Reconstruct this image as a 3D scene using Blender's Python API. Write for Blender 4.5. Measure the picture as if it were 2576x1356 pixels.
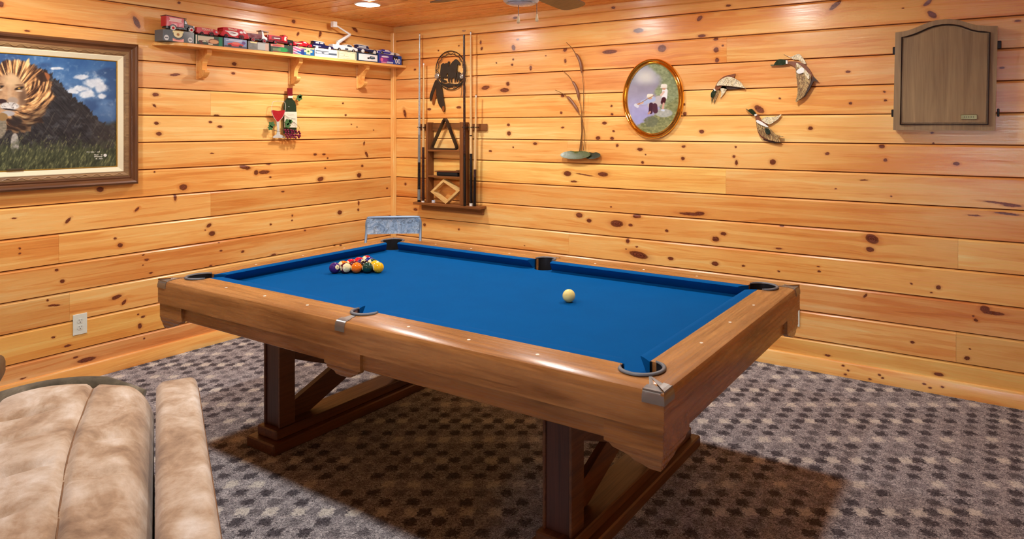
import bpy, bmesh, math, random
import numpy as np
from mathutils import Vector, Matrix
for _o in list(bpy.data.objects): bpy.data.objects.remove(_o)
SC = bpy.context.scene
COL = SC.collection
# ------------------------------------------------------------------ camera
# room: corner of the two planked walls at the origin, left wall on x=0 (runs to -y), back wall on y=0 (runs to +x)
IMG_W, IMG_H = 2576.0, 1356.0
PCX, PHY = 1450.0, 320.0                       # principal point (horizon at 320)
FPX = math.sqrt((2515.0-PCX)*(PCX+1312.0))
_a = math.atan2(PCX+1312.0, FPX)
CR = np.array([math.sin(_a), math.cos(_a), 0.0])
CF = np.array([-math.cos(_a), math.sin(_a), 0.0])
CAMP = np.array([4.718, -4.423, 1.53])
cam_d = bpy.data.cameras.new('camera'); cam = bpy.data.objects.new('camera', cam_d); COL.objects.link(cam)
cam_d.sensor_fit = 'HORIZONTAL'; cam_d.sensor_width = 36.0
cam_d.lens = FPX/IMG_W*36.0
cam_d.shift_x = (IMG_W/2-PCX)/IMG_W
cam_d.shift_y = -(IMG_H/2-PHY)/IMG_W
cam_d.clip_start = 0.02
cam.location = CAMP
cam.rotation_euler = (math.pi/2, 0, math.atan2(-CF[0], CF[1]))
SC.camera = cam
# ------------------------------------------------------------------ light and exposure
LAMP = 250.0            # radiance of the recessed lamps
vs = SC.view_settings
vs.view_transform = 'Standard'; vs.look = 'None'; vs.gamma = 1.0; vs.exposure = 0.28
try: vs.use_curve_mapping = False
except Exception: pass
world = bpy.data.worlds.new('sky'); SC.world = world; world.use_nodes = True
_bg = world.node_tree.nodes['Background']; _bg.inputs[0].default_value = (0.62, 0.78, 1.0, 1); _bg.inputs[1].default_value = 18.0
CEIL = 2.44
ROOM_X, ROOM_Y = 6.2, -7.2
LIGHTS = [(0.753,-0.959), (2.14,-0.959), (3.43,-0.959),
          (0.753,-2.97), (2.14,-2.97), (3.43,-2.97)]
# ------------------------------------------------------------------ measuring helpers (photo point -> point in the room)
def _ray(u, v): return CR*(u-PCX)/FPX + CF + np.array([0, 0, -(v-PHY)/FPX])
def on_z(u, v, z): d = _ray(u, v); return CAMP + d*((z-CAMP[2])/d[2])
def on_y(u, v, y=0.0): d = _ray(u, v); return CAMP + d*((y-CAMP[1])/d[1])
def on_x(u, v, x=0.0): d = _ray(u, v); return CAMP + d*((x-CAMP[0])/d[0])
# ------------------------------------------------------------------ object helpers
RND = random.Random(7)
def wloc(o):
    p = Vector((0, 0, 0))
    while o is not None: p = p+Vector(o.location); o = o.parent
    return p
def tag(o, label=None, cat=None, group=None, kind=None):
    if label: o['label'] = label
    if cat: o['category'] = cat
    if group: o['group'] = group
    if kind: o['kind'] = kind
    return o
def thing(name, label, cat, loc=(0, 0, 0), rz=0.0, group=None):
    o = bpy.data.objects.new(name, None); COL.objects.link(o)
    o.empty_display_size = 0.05
    o.location = loc; o.rotation_euler = (0, 0, rz)
    return tag(o, label, cat, group)
def obj(name, bm, mat, parent=None, local=False, smooth=None, label=None):
    """links one mesh; world-coordinate meshes are shifted so that their parent may sit anywhere (unrotated)"""
    if isinstance(bm, bpy.types.Mesh): me = bm
    else:
        me = bpy.data.meshes.new(name); bmesh.ops.recalc_face_normals(bm, faces=bm.faces[:]); bm.to_mesh(me); bm.free()
    if mat is not None and not me.materials: me.materials.append(mat)
    if smooth is not None:
        for p in me.polygons: p.use_smooth = True
        if smooth < 180:
            try: me.set_sharp_from_angle(angle=math.radians(smooth))
            except Exception: pass
    o = bpy.data.objects.new(name, me); COL.objects.link(o)
    if parent is not None:
        o.parent = parent
        if not local: o.location = -wloc(parent)
    if label: o['label'] = label
    return o
def struct(name, bm, mat, smooth=None):
    o = obj(name, bm, mat, None, smooth=smooth); o['kind'] = 'structure'; return o
def NB(): return bmesh.new()
def box(bm, a, b, bev=0.0, seg=1, M=None):
    x0, y0, z0 = [min(a[i], b[i]) for i in range(3)]; x1, y1, z1 = [max(a[i], b[i]) for i in range(3)]
    vs_ = [bm.verts.new(p) for p in ((x0,y0,z0),(x1,y0,z0),(x1,y1,z0),(x0,y1,z0),(x0,y0,z1),(x1,y0,z1),(x1,y1,z1),(x0,y1,z1))]
    fs = [bm.faces.new([vs_[i] for i in f]) for f in ((0,3,2,1),(4,5,6,7),(0,1,5,4),(1,2,6,5),(2,3,7,6),(3,0,4,7))]
    if bev > 0:
        es = list({e for f in fs for e in f.edges})
        r = bmesh.ops.bevel(bm, geom=es, offset=bev, segments=seg, affect='EDGES', profile=0.5)
        vs_ = list({v for f in r['faces'] for v in f.verts} | {v for v in vs_ if v.is_valid})
    if M is not None: bmesh.ops.transform(bm, matrix=M, verts=[v for v in vs_ if v.is_valid])
    return bm
def prism(bm, pts, f0, f1, inset=0.0, rise=0.0):
    """pts: 2-D outline; f0, f1 map (a, b) to the back and the front 3-D point; inset/rise chamfer the front"""
    n = len(pts)
    A = [bm.verts.new(f0(*p)) for p in pts]; B = [bm.verts.new(f1(*p)) for p in pts]
    for i in range(n): bm.faces.new((A[i], A[(i+1) % n], B[(i+1) % n], B[i]))
    bm.faces.new(A[::-1]); ff = bm.faces.new(B)
    if inset > 0:
        bmesh.ops.inset_region(bm, faces=[ff], thickness=inset, depth=rise, use_even_offset=True)
    return bm
def lathe(bm, prof, seg=24, M=None, cap=True, a0=0.0, a1=2*math.pi):
    full = abs(a1-a0-2*math.pi) < 1e-6
    n = seg if full else seg+1
    rings = []
    for r, z in prof:
        ring = []
        for i in range(n):
            a = a0+(a1-a0)*i/seg
            p = Vector((r*math.cos(a), r*math.sin(a), z))
            if M is not None: p = M @ p
            ring.append(bm.verts.new(p))
        rings.append(ring)
    for k in range(len(rings)-1):
        for i in range(n if full else n-1):
            j = (i+1) % n
            bm.faces.new((rings[k][i], rings[k][j], rings[k+1][j], rings[k+1][i]))
    if cap and full:
        if prof[0][0] > 1e-6: bm.faces.new(rings[0][::-1])
        if prof[-1][0] > 1e-6: bm.faces.new(rings[-1])
    return bm
def frames(path, closed=False):
    P = [Vector(p) for p in path]; n = len(P); out = []
    up = None
    for i in range(n):
        if closed: t = P[(i+1) % n]-P[i-1]
        else: t = P[min(i+1, n-1)]-P[max(i-1, 0)]
        t = t.normalized() if t.length > 1e-9 else Vector((0, 0, 1))
        if up is None:
            up = Vector((0, 0, 1)) if abs(t.z) < 0.9 else Vector((1, 0, 0))
        s = t.cross(up).normalized(); up = s.cross(t).normalized()
        out.append((P[i], s, up))
    return out
def tube(bm, path, r, seg=8, closed=False, cap=True, flat=1.0):
    fr = frames(path, closed); n = len(fr); rings = []
    for i, (p, s, u) in enumerate(fr):
        ri = r[i] if isinstance(r, (list, tuple)) else r
        rings.append([bm.verts.new(p+s*math.cos(2*math.pi*k/seg)*ri+u*math.sin(2*math.pi*k/seg)*ri*flat) for k in range(seg)])
    for i in range(n if closed else n-1):
        a, b = rings[i], rings[(i+1) % n]
        for k in range(seg):
            j = (k+1) % seg
            bm.faces.new((a[k], a[j], b[j], b[k]))
    if cap and not closed:
        bm.faces.new(rings[0][::-1]); bm.faces.new(rings[-1])
    return bm
def sphere(bm, c, r, seg=16, rings=10, sc=(1, 1, 1)):
    M = Matrix.Translation(c) @ Matrix.Diagonal((sc[0]*r, sc[1]*r, sc[2]*r, 1))
    bmesh.ops.create_uvsphere(bm, u_segments=seg, v_segments=rings, radius=1.0, matrix=M)
    return bm
def loft(bm, rows, closed_u=False):
    """rows: equal-length point lists -> quad grid"""
    V = [[bm.verts.new(p) for p in r] for r in rows]
    for i in range(len(V)-1):
        m = len(V[i])
        for k in range(m if closed_u else m-1):
            j = (k+1) % m
            bm.faces.new((V[i][k], V[i][j], V[i+1][j], V[i+1][k]))
    return V
def arc(cx, cy, r, a0, a1, n):
    return [(cx+r*math.cos(math.radians(a0+(a1-a0)*i/n)), cy+r*math.sin(math.radians(a0+(a1-a0)*i/n))) for i in range(n+1)]
def smooth_pts(pts, n=6, closed=False):
    P = [np.array(p, float) for p in pts]; m = len(P); out = []
    for i in range(m if closed else m-1):
        p0 = P[i-1] if (closed or i > 0) else P[i]; p1 = P[i]; p2 = P[(i+1) % m]
        p3 = P[(i+2) % m] if (closed or i+2 < m) else p2
        for k in range(n):
            t = k/n
            out.append(tuple(0.5*((2*p1)+(-p0+p2)*t+(2*p0-5*p1+4*p2-p3)*t*t+(-p0+3*p1-3*p2+p3)*t**3)))
    if not closed: out.append(tuple(P[-1]))
    return out
def text_bm(body, size, ext, M, bold=0.0):
    cu = bpy.data.curves.new('lettering', 'FONT'); cu.body = body; cu.size = size; cu.extrude = ext
    cu.align_x = 'CENTER'; cu.align_y = 'CENTER'; cu.resolution_u = 2; cu.offset = bold
    o = bpy.data.objects.new('lettering', cu); COL.objects.link(o)
    dg = bpy.context.evaluated_depsgraph_get(); me = bpy.data.meshes.new_from_object(o.evaluated_get(dg))
    bpy.data.objects.remove(o); bpy.data.curves.remove(cu)
    bm = NB(); bm.from_mesh(me); bpy.data.meshes.remove(me)
    bmesh.ops.transform(bm, matrix=M, verts=bm.verts[:])
    return bm
# ------------------------------------------------------------------ material helpers
def srgb(r, g, b):
    f = lambda c: (c/255/12.92) if c/255 <= 0.04045 else ((c/255+0.055)/1.055)**2.4
    return (f(r), f(g), f(b), 1.0)
class NT:
    def __init__(self, name):
        self.m = bpy.data.materials.new(name); self.m.use_nodes = True; self.t = self.m.node_tree
        self.n = self.t.nodes; self.b = self.n['Principled BSDF']
    def add(self, typ, **kw):
        nd = self.n.new(typ)
        for k, v in kw.items(): setattr(nd, k, v)
        return nd
    def link(self, a, b): self.t.links.new(a, b)
    def setin(self, nd, i, v):
        if v is None: return
        if hasattr(v, 'is_output') or isinstance(v, bpy.types.NodeSocket): self.link(v, nd.inputs[i])
        else: nd.inputs[i].default_value = v
    def math(self, op, a, b=None, c=None, clamp=False):
        nd = self.add('ShaderNodeMath', operation=op); nd.use_clamp = clamp
        self.setin(nd, 0, a); self.setin(nd, 1, b); self.setin(nd, 2, c); return nd.outputs[0]
    def vec(self, op, a, b=None):
        nd = self.add('ShaderNodeVectorMath', operation=op); self.setin(nd, 0, a); self.setin(nd, 1, b)
        return nd.outputs['Value'] if op == 'LENGTH' else nd.outputs[0]
    def mix(self, f, a, b, typ='MIX'):
        nd = self.add('ShaderNodeMix', data_type='RGBA', blend_type=typ)
        self.setin(nd, 0, f); self.setin(nd, 6, a); self.setin(nd, 7, b); return nd.outputs[2]
    def noise(self, vec, scale, detail=3.0, rough=0.55, dist=0.0):
        nd = self.add('ShaderNodeTexNoise'); self.link(vec, nd.inputs['Vector'])
        nd.inputs['Scale'].default_value = scale; nd.inputs['Detail'].default_value = detail
        nd.inputs['Roughness'].default_value = rough; nd.inputs['Distortion'].default_value = dist
        return nd.outputs['Fac']
    def ramp(self, f, stops):
        nd = self.add('ShaderNodeValToRGB'); self.link(f, nd.inputs[0]); cr = nd.color_ramp
        while len(cr.elements) > 1: cr.elements.remove(cr.elements[-1])
        cr.elements[0].position = stops[0][0]; cr.elements[0].color = stops[0][1]
        for p, c in stops[1:]:
            e = cr.elements.new(p); e.color = c
        return nd.outputs[0]
    def maprange(self, v, a, b, c, d, smooth=True):
        nd = self.add('ShaderNodeMapRange'); nd.interpolation_type = 'SMOOTHSTEP' if smooth else 'LINEAR'
        self.setin(nd, 0, v); nd.inputs[1].default_value = a; nd.inputs[2].default_value = b
        nd.inputs[3].default_value = c; nd.inputs[4].default_value = d; return nd.outputs[0]
    def coord(self, which='Object'): return self.add('ShaderNodeTexCoord').outputs[which]
    def bump(self, h, strength=0.2, dist=0.002):
        nd = self.add('ShaderNodeBump'); nd.inputs['Strength'].default_value = strength; nd.inputs['Distance'].default_value = dist
        self.link(h, nd.inputs['Height']); self.link(nd.outputs[0], self.b.inputs['Normal'])
    def out(self, color=None, rough=None, metal=None, spec=None):
        self.setin(self.b, 'Base Color', color); self.setin(self.b, 'Roughness', rough)
        self.setin(self.b, 'Metallic', metal); self.setin(self.b, 'Specular IOR Level', spec); return self.m
_MC = {}
def plain(name, rgb, rough=0.5, metal=0.0, spec=None, var=0.06, scale=60.0):
    """a painted / plastic / metal surface with a faint mottling"""
    if name in _MC: return _MC[name]
    t = NT(name); c = srgb(*rgb) if len(rgb) == 3 else rgb
    n = t.noise(t.coord(), scale, 2.0)
    lo = tuple(max(0, v*(1-var)) for v in c[:3])+(1,); hi = tuple(min(1, v*(1+var)) for v in c[:3])+(1,)
    t.out(t.mix(n, lo, hi), t.maprange(n, 0.3, 0.7, max(0, rough-0.04), min(1, rough+0.04)), metal, spec)
    _MC[name] = t.m; return t.m
def emis(name, rgb, strength):
    t = NT(name); t.setin(t.b, 'Base Color', (0.8, 0.8, 0.8, 1))
    t.setin(t.b, 'Emission Color', rgb); t.setin(t.b, 'Emission Strength', strength); return t.m
def wood(name, light, dark, axis=0, scale=1.0, rough=0.35, bump=0.08, knots=0.0):
    """figured wood, grain along one local axis"""
    if name in _MC: return _MC[name]
    t = NT(name); co = t.coord()
    sc = [26.0*scale]*3; sc[axis] = 1.6*scale
    v1 = t.vec('MULTIPLY', co, tuple(sc)); sc2 = [150.0*scale]*3; sc2[axis] = 5.0*scale
    v2 = t.vec('MULTIPLY', co, tuple(sc2))
    n1 = t.noise(v1, 1.0, 4.0, 0.6, 0.8); n2 = t.noise(v2, 1.0, 2.0); n3 = t.noise(co, 2.2*scale, 2.0)
    f = t.math('ADD', t.math('MULTIPLY', n1, 0.62), t.math('ADD', t.math('MULTIPLY', n2, 0.23), t.math('MULTIPLY', n3, 0.25)))
    c = t.ramp(f, [(0.36, srgb(*light)), (0.53, tuple((np.array(srgb(*light))*0.55+np.array(srgb(*dark))*0.45))), (0.72, srgb(*dark))])
    if bump: t.bump(t.math('ADD', n1, t.math('MULTIPLY', n2, 0.5)), bump, 0.0015)
    t.out(c, t.maprange(n2, 0.2, 0.8, rough-0.05, rough+0.08)); _MC[name] = t.m; return t.m
def painted(name, rough=0.5, spec=0.4):
    """flat print: colours stored on the mesh"""
    if name in _MC: return _MC[name]
    t = NT(name); a = t.add('ShaderNodeAttribute'); a.attribute_name = 'Col'
    t.out(a.outputs['Color'], rough, 0.0, spec); _MC[name] = t.m; return t.m
def paint_grid(name, nx, ny, fpos, fcol, mat, parent, keep=None):
    """print on a fine grid; fpos(a, b)->xyz arrays for a, b in 0..1, fcol(a, b)->rgb (sRGB 0..255) arrays"""
    A, B = np.meshgrid(np.linspace(0, 1, nx), np.linspace(0, 1, ny)); a = A.ravel(); b = B.ravel()
    P = np.stack(fpos(a, b), 1); C = np.clip(np.stack(fcol(a, b), 1)/255.0, 0, 1)
    lin = np.where(C <= 0.04045, C/12.92, ((C+0.055)/1.055)**2.4)
    idx = np.arange(nx*ny).reshape(ny, nx)
    q = np.stack((idx[:-1, :-1].ravel(), idx[:-1, 1:].ravel(), idx[1:, 1:].ravel(), idx[1:, :-1].ravel()), 1)
    if keep is not None:
        k = keep(a, b); q = q[k[q].all(1)]
    me = bpy.data.meshes.new(name); me.from_pydata(P.tolist(), [], q.tolist()); me.update()
    at = me.color_attributes.new('Col', 'FLOAT_COLOR', 'POINT')
    at.data.foreach_set('color', np.concatenate((lin, np.ones((len(lin), 1))), 1).astype(np.float32).ravel())
    return obj(name, me, mat, parent)
_rs = np.random.RandomState(5); _NG = _rs.rand(64, 64)
def vnoise(x, y):
    xi = np.floor(x).astype(int); yi = np.floor(y).astype(int); fx = x-xi; fy = y-yi
    fx = fx*fx*(3-2*fx); fy = fy*fy*(3-2*fy); g = lambda i, j: _NG[j % 64, i % 64]
    return (g(xi, yi)*(1-fx)+g(xi+1, yi)*fx)*(1-fy)+(g(xi, yi+1)*(1-fx)+g(xi+1, yi+1)*fx)*fy
def fbm(x, y, o=4):
    s = 0; a = 0.5
    for k in range(o): s = s+a*vnoise(x*2**k+13*k, y*2**k+7*k); a *= 0.5
    return s/(1-0.5**o)
def sstep(a, b, x):
    t = np.clip((x-a)/(b-a), 0, 1); return t*t*(3-2*t)
def blend(c, m, col):
    """c: list of 3 arrays, m mask array, col rgb (values or arrays)"""
    return [c[i]*(1-m)+m*col[i] for i in range(3)]
# ------------------------------------------------------------------ pine planks
def pine_group():
    g = bpy.data.node_groups.new('pine_figure', 'ShaderNodeTree'); I = g.interface
    I.new_socket('Vector', in_out='INPUT', socket_type='NodeSocketVector')
    I.new_socket('Seed', in_out='INPUT', socket_type='NodeSocketFloat')
    I.new_socket('KnotD', in_out='INPUT', socket_type='NodeSocketFloat')
    I.new_socket('Tint', in_out='INPUT', socket_type='NodeSocketColor')
    I.new_socket('Color', in_out='OUTPUT', socket_type='NodeSocketColor')
    I.new_socket('Height', in_out='OUTPUT', socket_type='NodeSocketFloat')
    I.new_socket('Rough', in_out='OUTPUT', socket_type='NodeSocketFloat')
    t = NT.__new__(NT); t.t = g; t.n = g.nodes
    gi = g.nodes.new('NodeGroupInput'); go = g.nodes.new('NodeGroupOutput')
    off = t.add('ShaderNodeCombineXYZ'); t.link(gi.outputs['Seed'], off.inputs[0])
    t.link(t.math('MULTIPLY', gi.outputs['Seed'], 3.7), off.inputs[1]); t.link(t.math('MULTIPLY', gi.outputs['Seed'], 1.3), off.inputs[2])
    v = t.vec('ADD', gi.outputs['Vector'], off.outputs[0])
    n1 = t.noise(t.vec('MULTIPLY', v, (0.75, 17.0, 17.0)), 1.0, 4.0, 0.62, 0.7)
    n2 = t.noise(t.vec('MULTIPLY', v, (4.0, 170.0, 170.0)), 1.0, 2.0)
    n3 = t.noise(t.vec('MULTIPLY', v, (0.9, 3.5, 3.5)), 1.0, 3.0)
    rings = t.math('SINE', t.math('MULTIPLY', n1, 46.0))
    f = t.math('ADD', t.math('MULTIPLY', n1, 0.5), t.math('ADD', t.math('MULTIPLY', n3, 0.42), t.math('MULTIPLY', n2, 0.12)))
    f = t.math('ADD', f, t.math('MULTIPLY', rings, 0.022))
    c = t.ramp(f, [(0.36, srgb(255, 223, 153)), (0.50, srgb(251, 196, 116)), (0.62, srgb(236, 160, 82)), (0.76, srgb(202, 116, 54))])
    c = t.mix(1.0, c, gi.outputs['Tint'], 'MULTIPLY')
    d = gi.outputs['KnotD']
    halo = t.math('MULTIPLY', t.maprange(d, 1.0, 2.4, 0.45, 0.0), t.math('ADD', 0.45, n2))
    c = t.mix(halo, c, srgb(190, 100, 44))
    ring = t.maprange(d, 1.0, 1.28, 1.0, 0.0)
    c = t.mix(t.math('MULTIPLY', ring, 0.9), c, srgb(104, 44, 22))
    core = t.maprange(d, 0.72, 0.98, 1.0, 0.0)
    kr = t.math('ADD', t.math('MULTIPLY', t.math('SINE', t.math('MULTIPLY', d, 16.0)), 0.3), n2)
    c = t.mix(core, c, t.ramp(kr, [(0.2, srgb(92, 42, 26)), (0.85, srgb(146, 78, 50))]))
    t.link(c, go.inputs['Color'])
    t.link(t.math('SUBTRACT', t.math('ADD', t.math('MULTIPLY', n1, 0.8), t.math('MULTIPLY', n2, 0.45)), t.math('MULTIPLY', core, 0.25)), go.inputs['Height'])
    t.link(t.maprange(n2, 0.25, 0.75, 0.22, 0.34), go.inputs['Rough'])
    return g
PINE = pine_group()
def pine(name, tint=(1, 1, 1), knots=(), seed=0.0, axis='x'):
    """one plank's wood; knots: (x, y, rx, ry, degrees) in the plank's own metres"""
    t = NT(name); co = t.coord()
    if axis == 'z':
        s = t.add('ShaderNodeSeparateXYZ'); t.link(co, s.inputs[0]); cb = t.add('ShaderNodeCombineXYZ')
        t.link(s.outputs[2], cb.inputs[0]); t.link(s.outputs[0], cb.inputs[1]); t.link(s.outputs[1], cb.inputs[2]); co = cb.outputs[0]
    elif axis == 'xz':
        s = t.add('ShaderNodeSeparateXYZ'); t.link(co, s.inputs[0]); cb = t.add('ShaderNodeCombineXYZ')
        t.link(s.outputs[0], cb.inputs[0]); t.link(s.outputs[2], cb.inputs[1]); co = cb.outputs[0]
    dmin = None; warp = None
    if knots:
        wn = t.add('ShaderNodeTexNoise'); t.link(co, wn.inputs['Vector']); wn.inputs['Scale'].default_value = 60.0
        wob = t.vec('MULTIPLY', t.vec('SUBTRACT', wn.outputs['Color'], (0.5, 0.5, 0.5)), (0.012, 0.008, 0.0))
        cw = t.vec('ADD', co, wob)
    for (kx, ky, rx, ry, an) in knots:
        p = t.vec('SUBTRACT', cw, (kx, ky, 0))
        p = t.vec('MULTIPLY', p, (1, 1, 0))
        q = p
        if an:
            r = t.add('ShaderNodeVectorRotate', rotation_type='Z_AXIS'); t.link(p, r.inputs['Vector']); r.inputs['Angle'].default_value = -math.radians(an); q = r.outputs[0]
        q = t.vec('MULTIPLY', q, (1/rx, 1/ry, 0)); d = t.vec('LENGTH', q)
        dmin = d if dmin is None else t.math('MINIMUM', dmin, d)
        s = t.add('ShaderNodeSeparateXYZ'); t.link(p, s.inputs[0])
        e = t.math('EXPONENT', t.math('MULTIPLY', t.math('MULTIPLY', d, d), -0.16))
        w = t.math('MULTIPLY', s.outputs[1], e)
        warp = w if warp is None else t.math('ADD', warp, w)
    g = t.add('ShaderNodeGroup'); g.node_tree = PINE
    if warp is not None:
        cb = t.add('ShaderNodeCombineXYZ'); t.link(t.math('MULTIPLY', warp, -0.85), cb.inputs[1])
        t.link(t.vec('ADD', co, cb.outputs[0]), g.inputs['Vector']); t.link(dmin, g.inputs['KnotD'])
    else:
        t.link(co, g.inputs['Vector']); g.inputs['KnotD'].default_value = 9.0
    g.inputs['Seed'].default_value = seed; g.inputs['Tint'].default_value = tuple(tint)+(1,)
    t.link(g.outputs['Color'], t.b.inputs['Base Color']); t.link(g.outputs['Rough'], t.b.inputs['Roughness'])
    t.bump(g.outputs['Height'], 0.14, 0.0025)
    return t.m
# knots, measured on the photograph: crop origin, crop scale, then (x, y, width, height[, degrees])
KN_BACK = [((1300, 0, 2.054), [(630,158,55,25),(945,95,34,22,40),(480,268,80,22),(750,250,45,40),(248,256,20,24),(251,315,12,22),(72,352,12,25),(150,288,8,8),
 (237,493,20,20),(230,583,12,14),(237,659,18,10),(490,548,12,12),(492,590,14,12),(453,636,25,16),(500,677,12,12),(420,713,24,20),(492,715,20,16),
 (519,752,14,16),(637,772,30,18),(862,757,20,14),(858,819,20,18),(955,680,26,20),(865,540,12,12),(868,588,20,20),(650,840,14,16),(665,799,8,8),
 (95,743,16,12),(262,897,40,28),(445,901,55,24),(295,938,34,10),(350,903,90,7,-6),(487,1069,10,8),(323,1112,35,26),(374,1140,26,20),(517,1156,70,36),
 (588,1163,24,14),(620,1118,46,22),(900,1106,130,16),(775,1193,18,14),(1020,1235,20,24),(573,1245,20,26),(620,1275,14,8),(630,1317,100,36,-8),
 (795,1336,30,18),(565,1287,8,6),(40,1269,8,6)]),
 ((1750, 0, 1.938), [(160,27,26,12),(680,26,76,22,38),(30,175,40,16),(98,190,25,16),(100,243,26,28),(104,293,20,24),(132,222,10,10),(743,350,24,13),(410,480,12,10),
 (310,533,56,30,-35),(755,504,18,14),(920,448,16,10),(925,489,18,12),(30,641,24,18),(560,625,26,20),(195,717,10,10),(186,763,16,14),(199,793,16,26),(376,790,32,28),
 (641,749,22,14),(908,714,30,20),(925,780,22,18),(683,920,12,6),(820,878,44,4),(420,1102,24,9),(135,1139,30,18),(98,1166,34,24),(405,1212,34,8),
 (860,1165,70,45,-20),(850,1216,40,26),(95,1286,34,22),(232,1296,18,8),(405,1323,14,8),(598,1300,14,6),(602,1323,16,10),(20,1040,50,18)]),
 ((960, 0, 2.085), [(545,460,44,22,8),(662,440,18,22),(645,473,48,24),(122,595,14,46,20),(175,365,12,10),(665,655,16,16),(668,700,22,24),(805,753,22,14),
 (570,793,16,10),(690,773,8,8),(125,965,12,14),(178,1099,20,14),(597,1082,42,36),(580,1112,14,14),(355,1135,30,16),(225,1180,14,16),(405,1203,10,10),
 (525,255,12,18,-30),(692,250,18,32,20),(520,222,10,20),(715,207,14,10),(685,340,12,12),(690,312,10,10),(602,330,8,8),(785,360,10,20),(405,563,26,14),(250,573,20,14),
 (490,553,12,16),(298,265,8,8),(370,305,14,14),(405,240,8,8)]),
 ((2176, 0, 2.51), [(395,18,64,26,35),(424,92,76,34,-42),(965,132,44,16),(865,428,36,14),(945,545,34,20),(948,604,34,24),(122,580,14,10),(129,634,20,14),
 (424,838,24,12),(432,905,14,6),(577,1034,44,24),(614,970,18,12),(905,958,22,10),(240,52,12,8),(860,1283,230,13,-5),(165,1240,10,6),(930,1298,120,18)]),
 ((2076, 520, 2.512), [(1150,45,170,14,-4),(940,55,90,8),(716,511,34,26),(544,487,16,10),(671,543,18,8),(1008,645,64,42),(1060,672,150,24),(952,717,34,20,-20),
 (935,691,16,10),(253,562,18,34,-35),(551,856,30,18),(896,958,38,26,15),(915,899,14,8),(15,940,40,14),(717,1060,60,22)])]
KN_LEFT = [((0, 440, 2.4225), [(610,88,46,34),(415,278,54,18,50),(835,210,36,15,50),(120,448,16,14),(120,480,16,12),(702,388,18,14),(733,428,34,26),(85,265,34,7),
 (345,581,24,14),(380,648,30,24),(895,516,26,14),(872,490,14,8),(872,550,8,6),(920,597,24,12),(710,745,64,24,12),(756,776,40,18,50),(290,765,14,14),(330,795,80,12,-8),
 (150,762,30,12),(842,850,16,10),(872,864,28,14),(852,921,26,34),(325,990,24,14),(412,1042,44,14),(528,1127,120,28),(460,1112,30,14),(140,1240,40,8),(878,997,14,12)]),
 ((340, 180, 2.711), [(138,158,46,26),(132,233,30,16,-40),(147,353,34,22),(163,424,40,28),(513,344,24,16),(578,376,36,18),(556,300,40,16),(525,558,28,10),(132,684,16,12),
 (328,789,56,44),(273,855,20,56),(15,940,30,13,45),(750,654,80,30,-10),(825,690,30,36),(880,686,80,26),(912,628,36,18),(922,721,16,12),(503,1050,38,24,25),
 (523,1105,44,34),(478,1081,8,8),(924,1043,14,10),(585,1222,20,12),(570,1168,16,6),(733,1228,24,16),(78,1284,28,14),(55,1252,18,6),(516,1328,24,18),(945,1253,40,22)]),
 ((640, 180, 2.9475), [(657,236,14,12),(676,324,16,14),(719,391,10,8),(760,411,10,10),(884,434,10,8),(814,532,12,34,-15),(832,615,16,48,30),(515,614,26,14),
 (450,615,24,18),(543,642,14,12),(525,717,14,12),(799,700,18,18),(776,769,32,36),(490,797,46,34,10),(210,890,24,14),(984,865,14,12),(773,976,12,36),(770,1025,14,20),
 (633,1045,34,34),(281,1068,14,16),(279,1104,12,12),(121,1134,16,14),(374,1179,16,12),(455,1175,24,20),(446,1222,22,20),(365,1226,10,6),(640,1289,18,14),(598,1287,18,16)]),
 ((0, 0, 5.152), [(16,55,70,80),(1770,290,70,170,25),(355,400,80,26),(2320,35,44,32),(2190,215,30,30)]),
 ((500, 0, 5.152), [(1230,280,50,50),(940,178,40,30),(2020,375,100,46,-35),(1285,440,26,60,-30),(1575,440,30,90,-20),(1880,545,60,14)]),
 ((390, 0, 3.963), [(790,637,50,40),(780,730,40,28),(200,745,110,26,8)])]
def knot_list(src, left):
    out = []
    for (u0, v0, s), ks in src:
        for k in ks:
            u = u0+k[0]/s; v = v0+k[1]/s; an = k[4] if len(k) > 4 else 0
            p = on_x(u, v) if left else on_y(u, v); q = on_x(u+1, v) if left else on_y(u+1, v)
            a, i = (p[1], 1) if left else (p[0], 0)
            mu = abs(q[i]-p[i]); mv = abs((on_x(u, v+1) if left else on_y(u, v+1))[2]-p[2])
            out.append((a, p[2], max(k[2]/s*mu*0.42, 0.005), max(k[3]/s*mv*0.42, 0.0035), an))
    return out
GZ = [0.0, 0.195]+[0.195+0.177*i for i in range(1, 13)]+[CEIL]       # grooves between the courses
def plank_mesh(L, h, t=0.0135):
    """plank with bevelled long edges: local x length, y height, face at z=0, back at z=-t"""
    bm = NB()
    prof = [(0.0002, -t), (0.0002, -0.0035), (0.0022, 0.0), (h-0.0165, 0.0), (h-0.0055, -0.0085), (h-0.0055, -t)]
    A = [bm.verts.new((0.0004, y, z)) for y, z in prof]; B = [bm.verts.new((L-0.0004, y, z)) for y, z in prof]
    for i in range(len(prof)): bm.faces.new((A[i], A[(i+1) % 6], B[(i+1) % 6], B[i]))
    bm.faces.new(A[::-1]); bm.faces.new(B)
    return bm
def course_tint(r):
    k = 0.90+0.10*r.random(); return (k, k*(0.89+0.11*r.random()), k*(0.76+0.24*r.random()))
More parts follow.
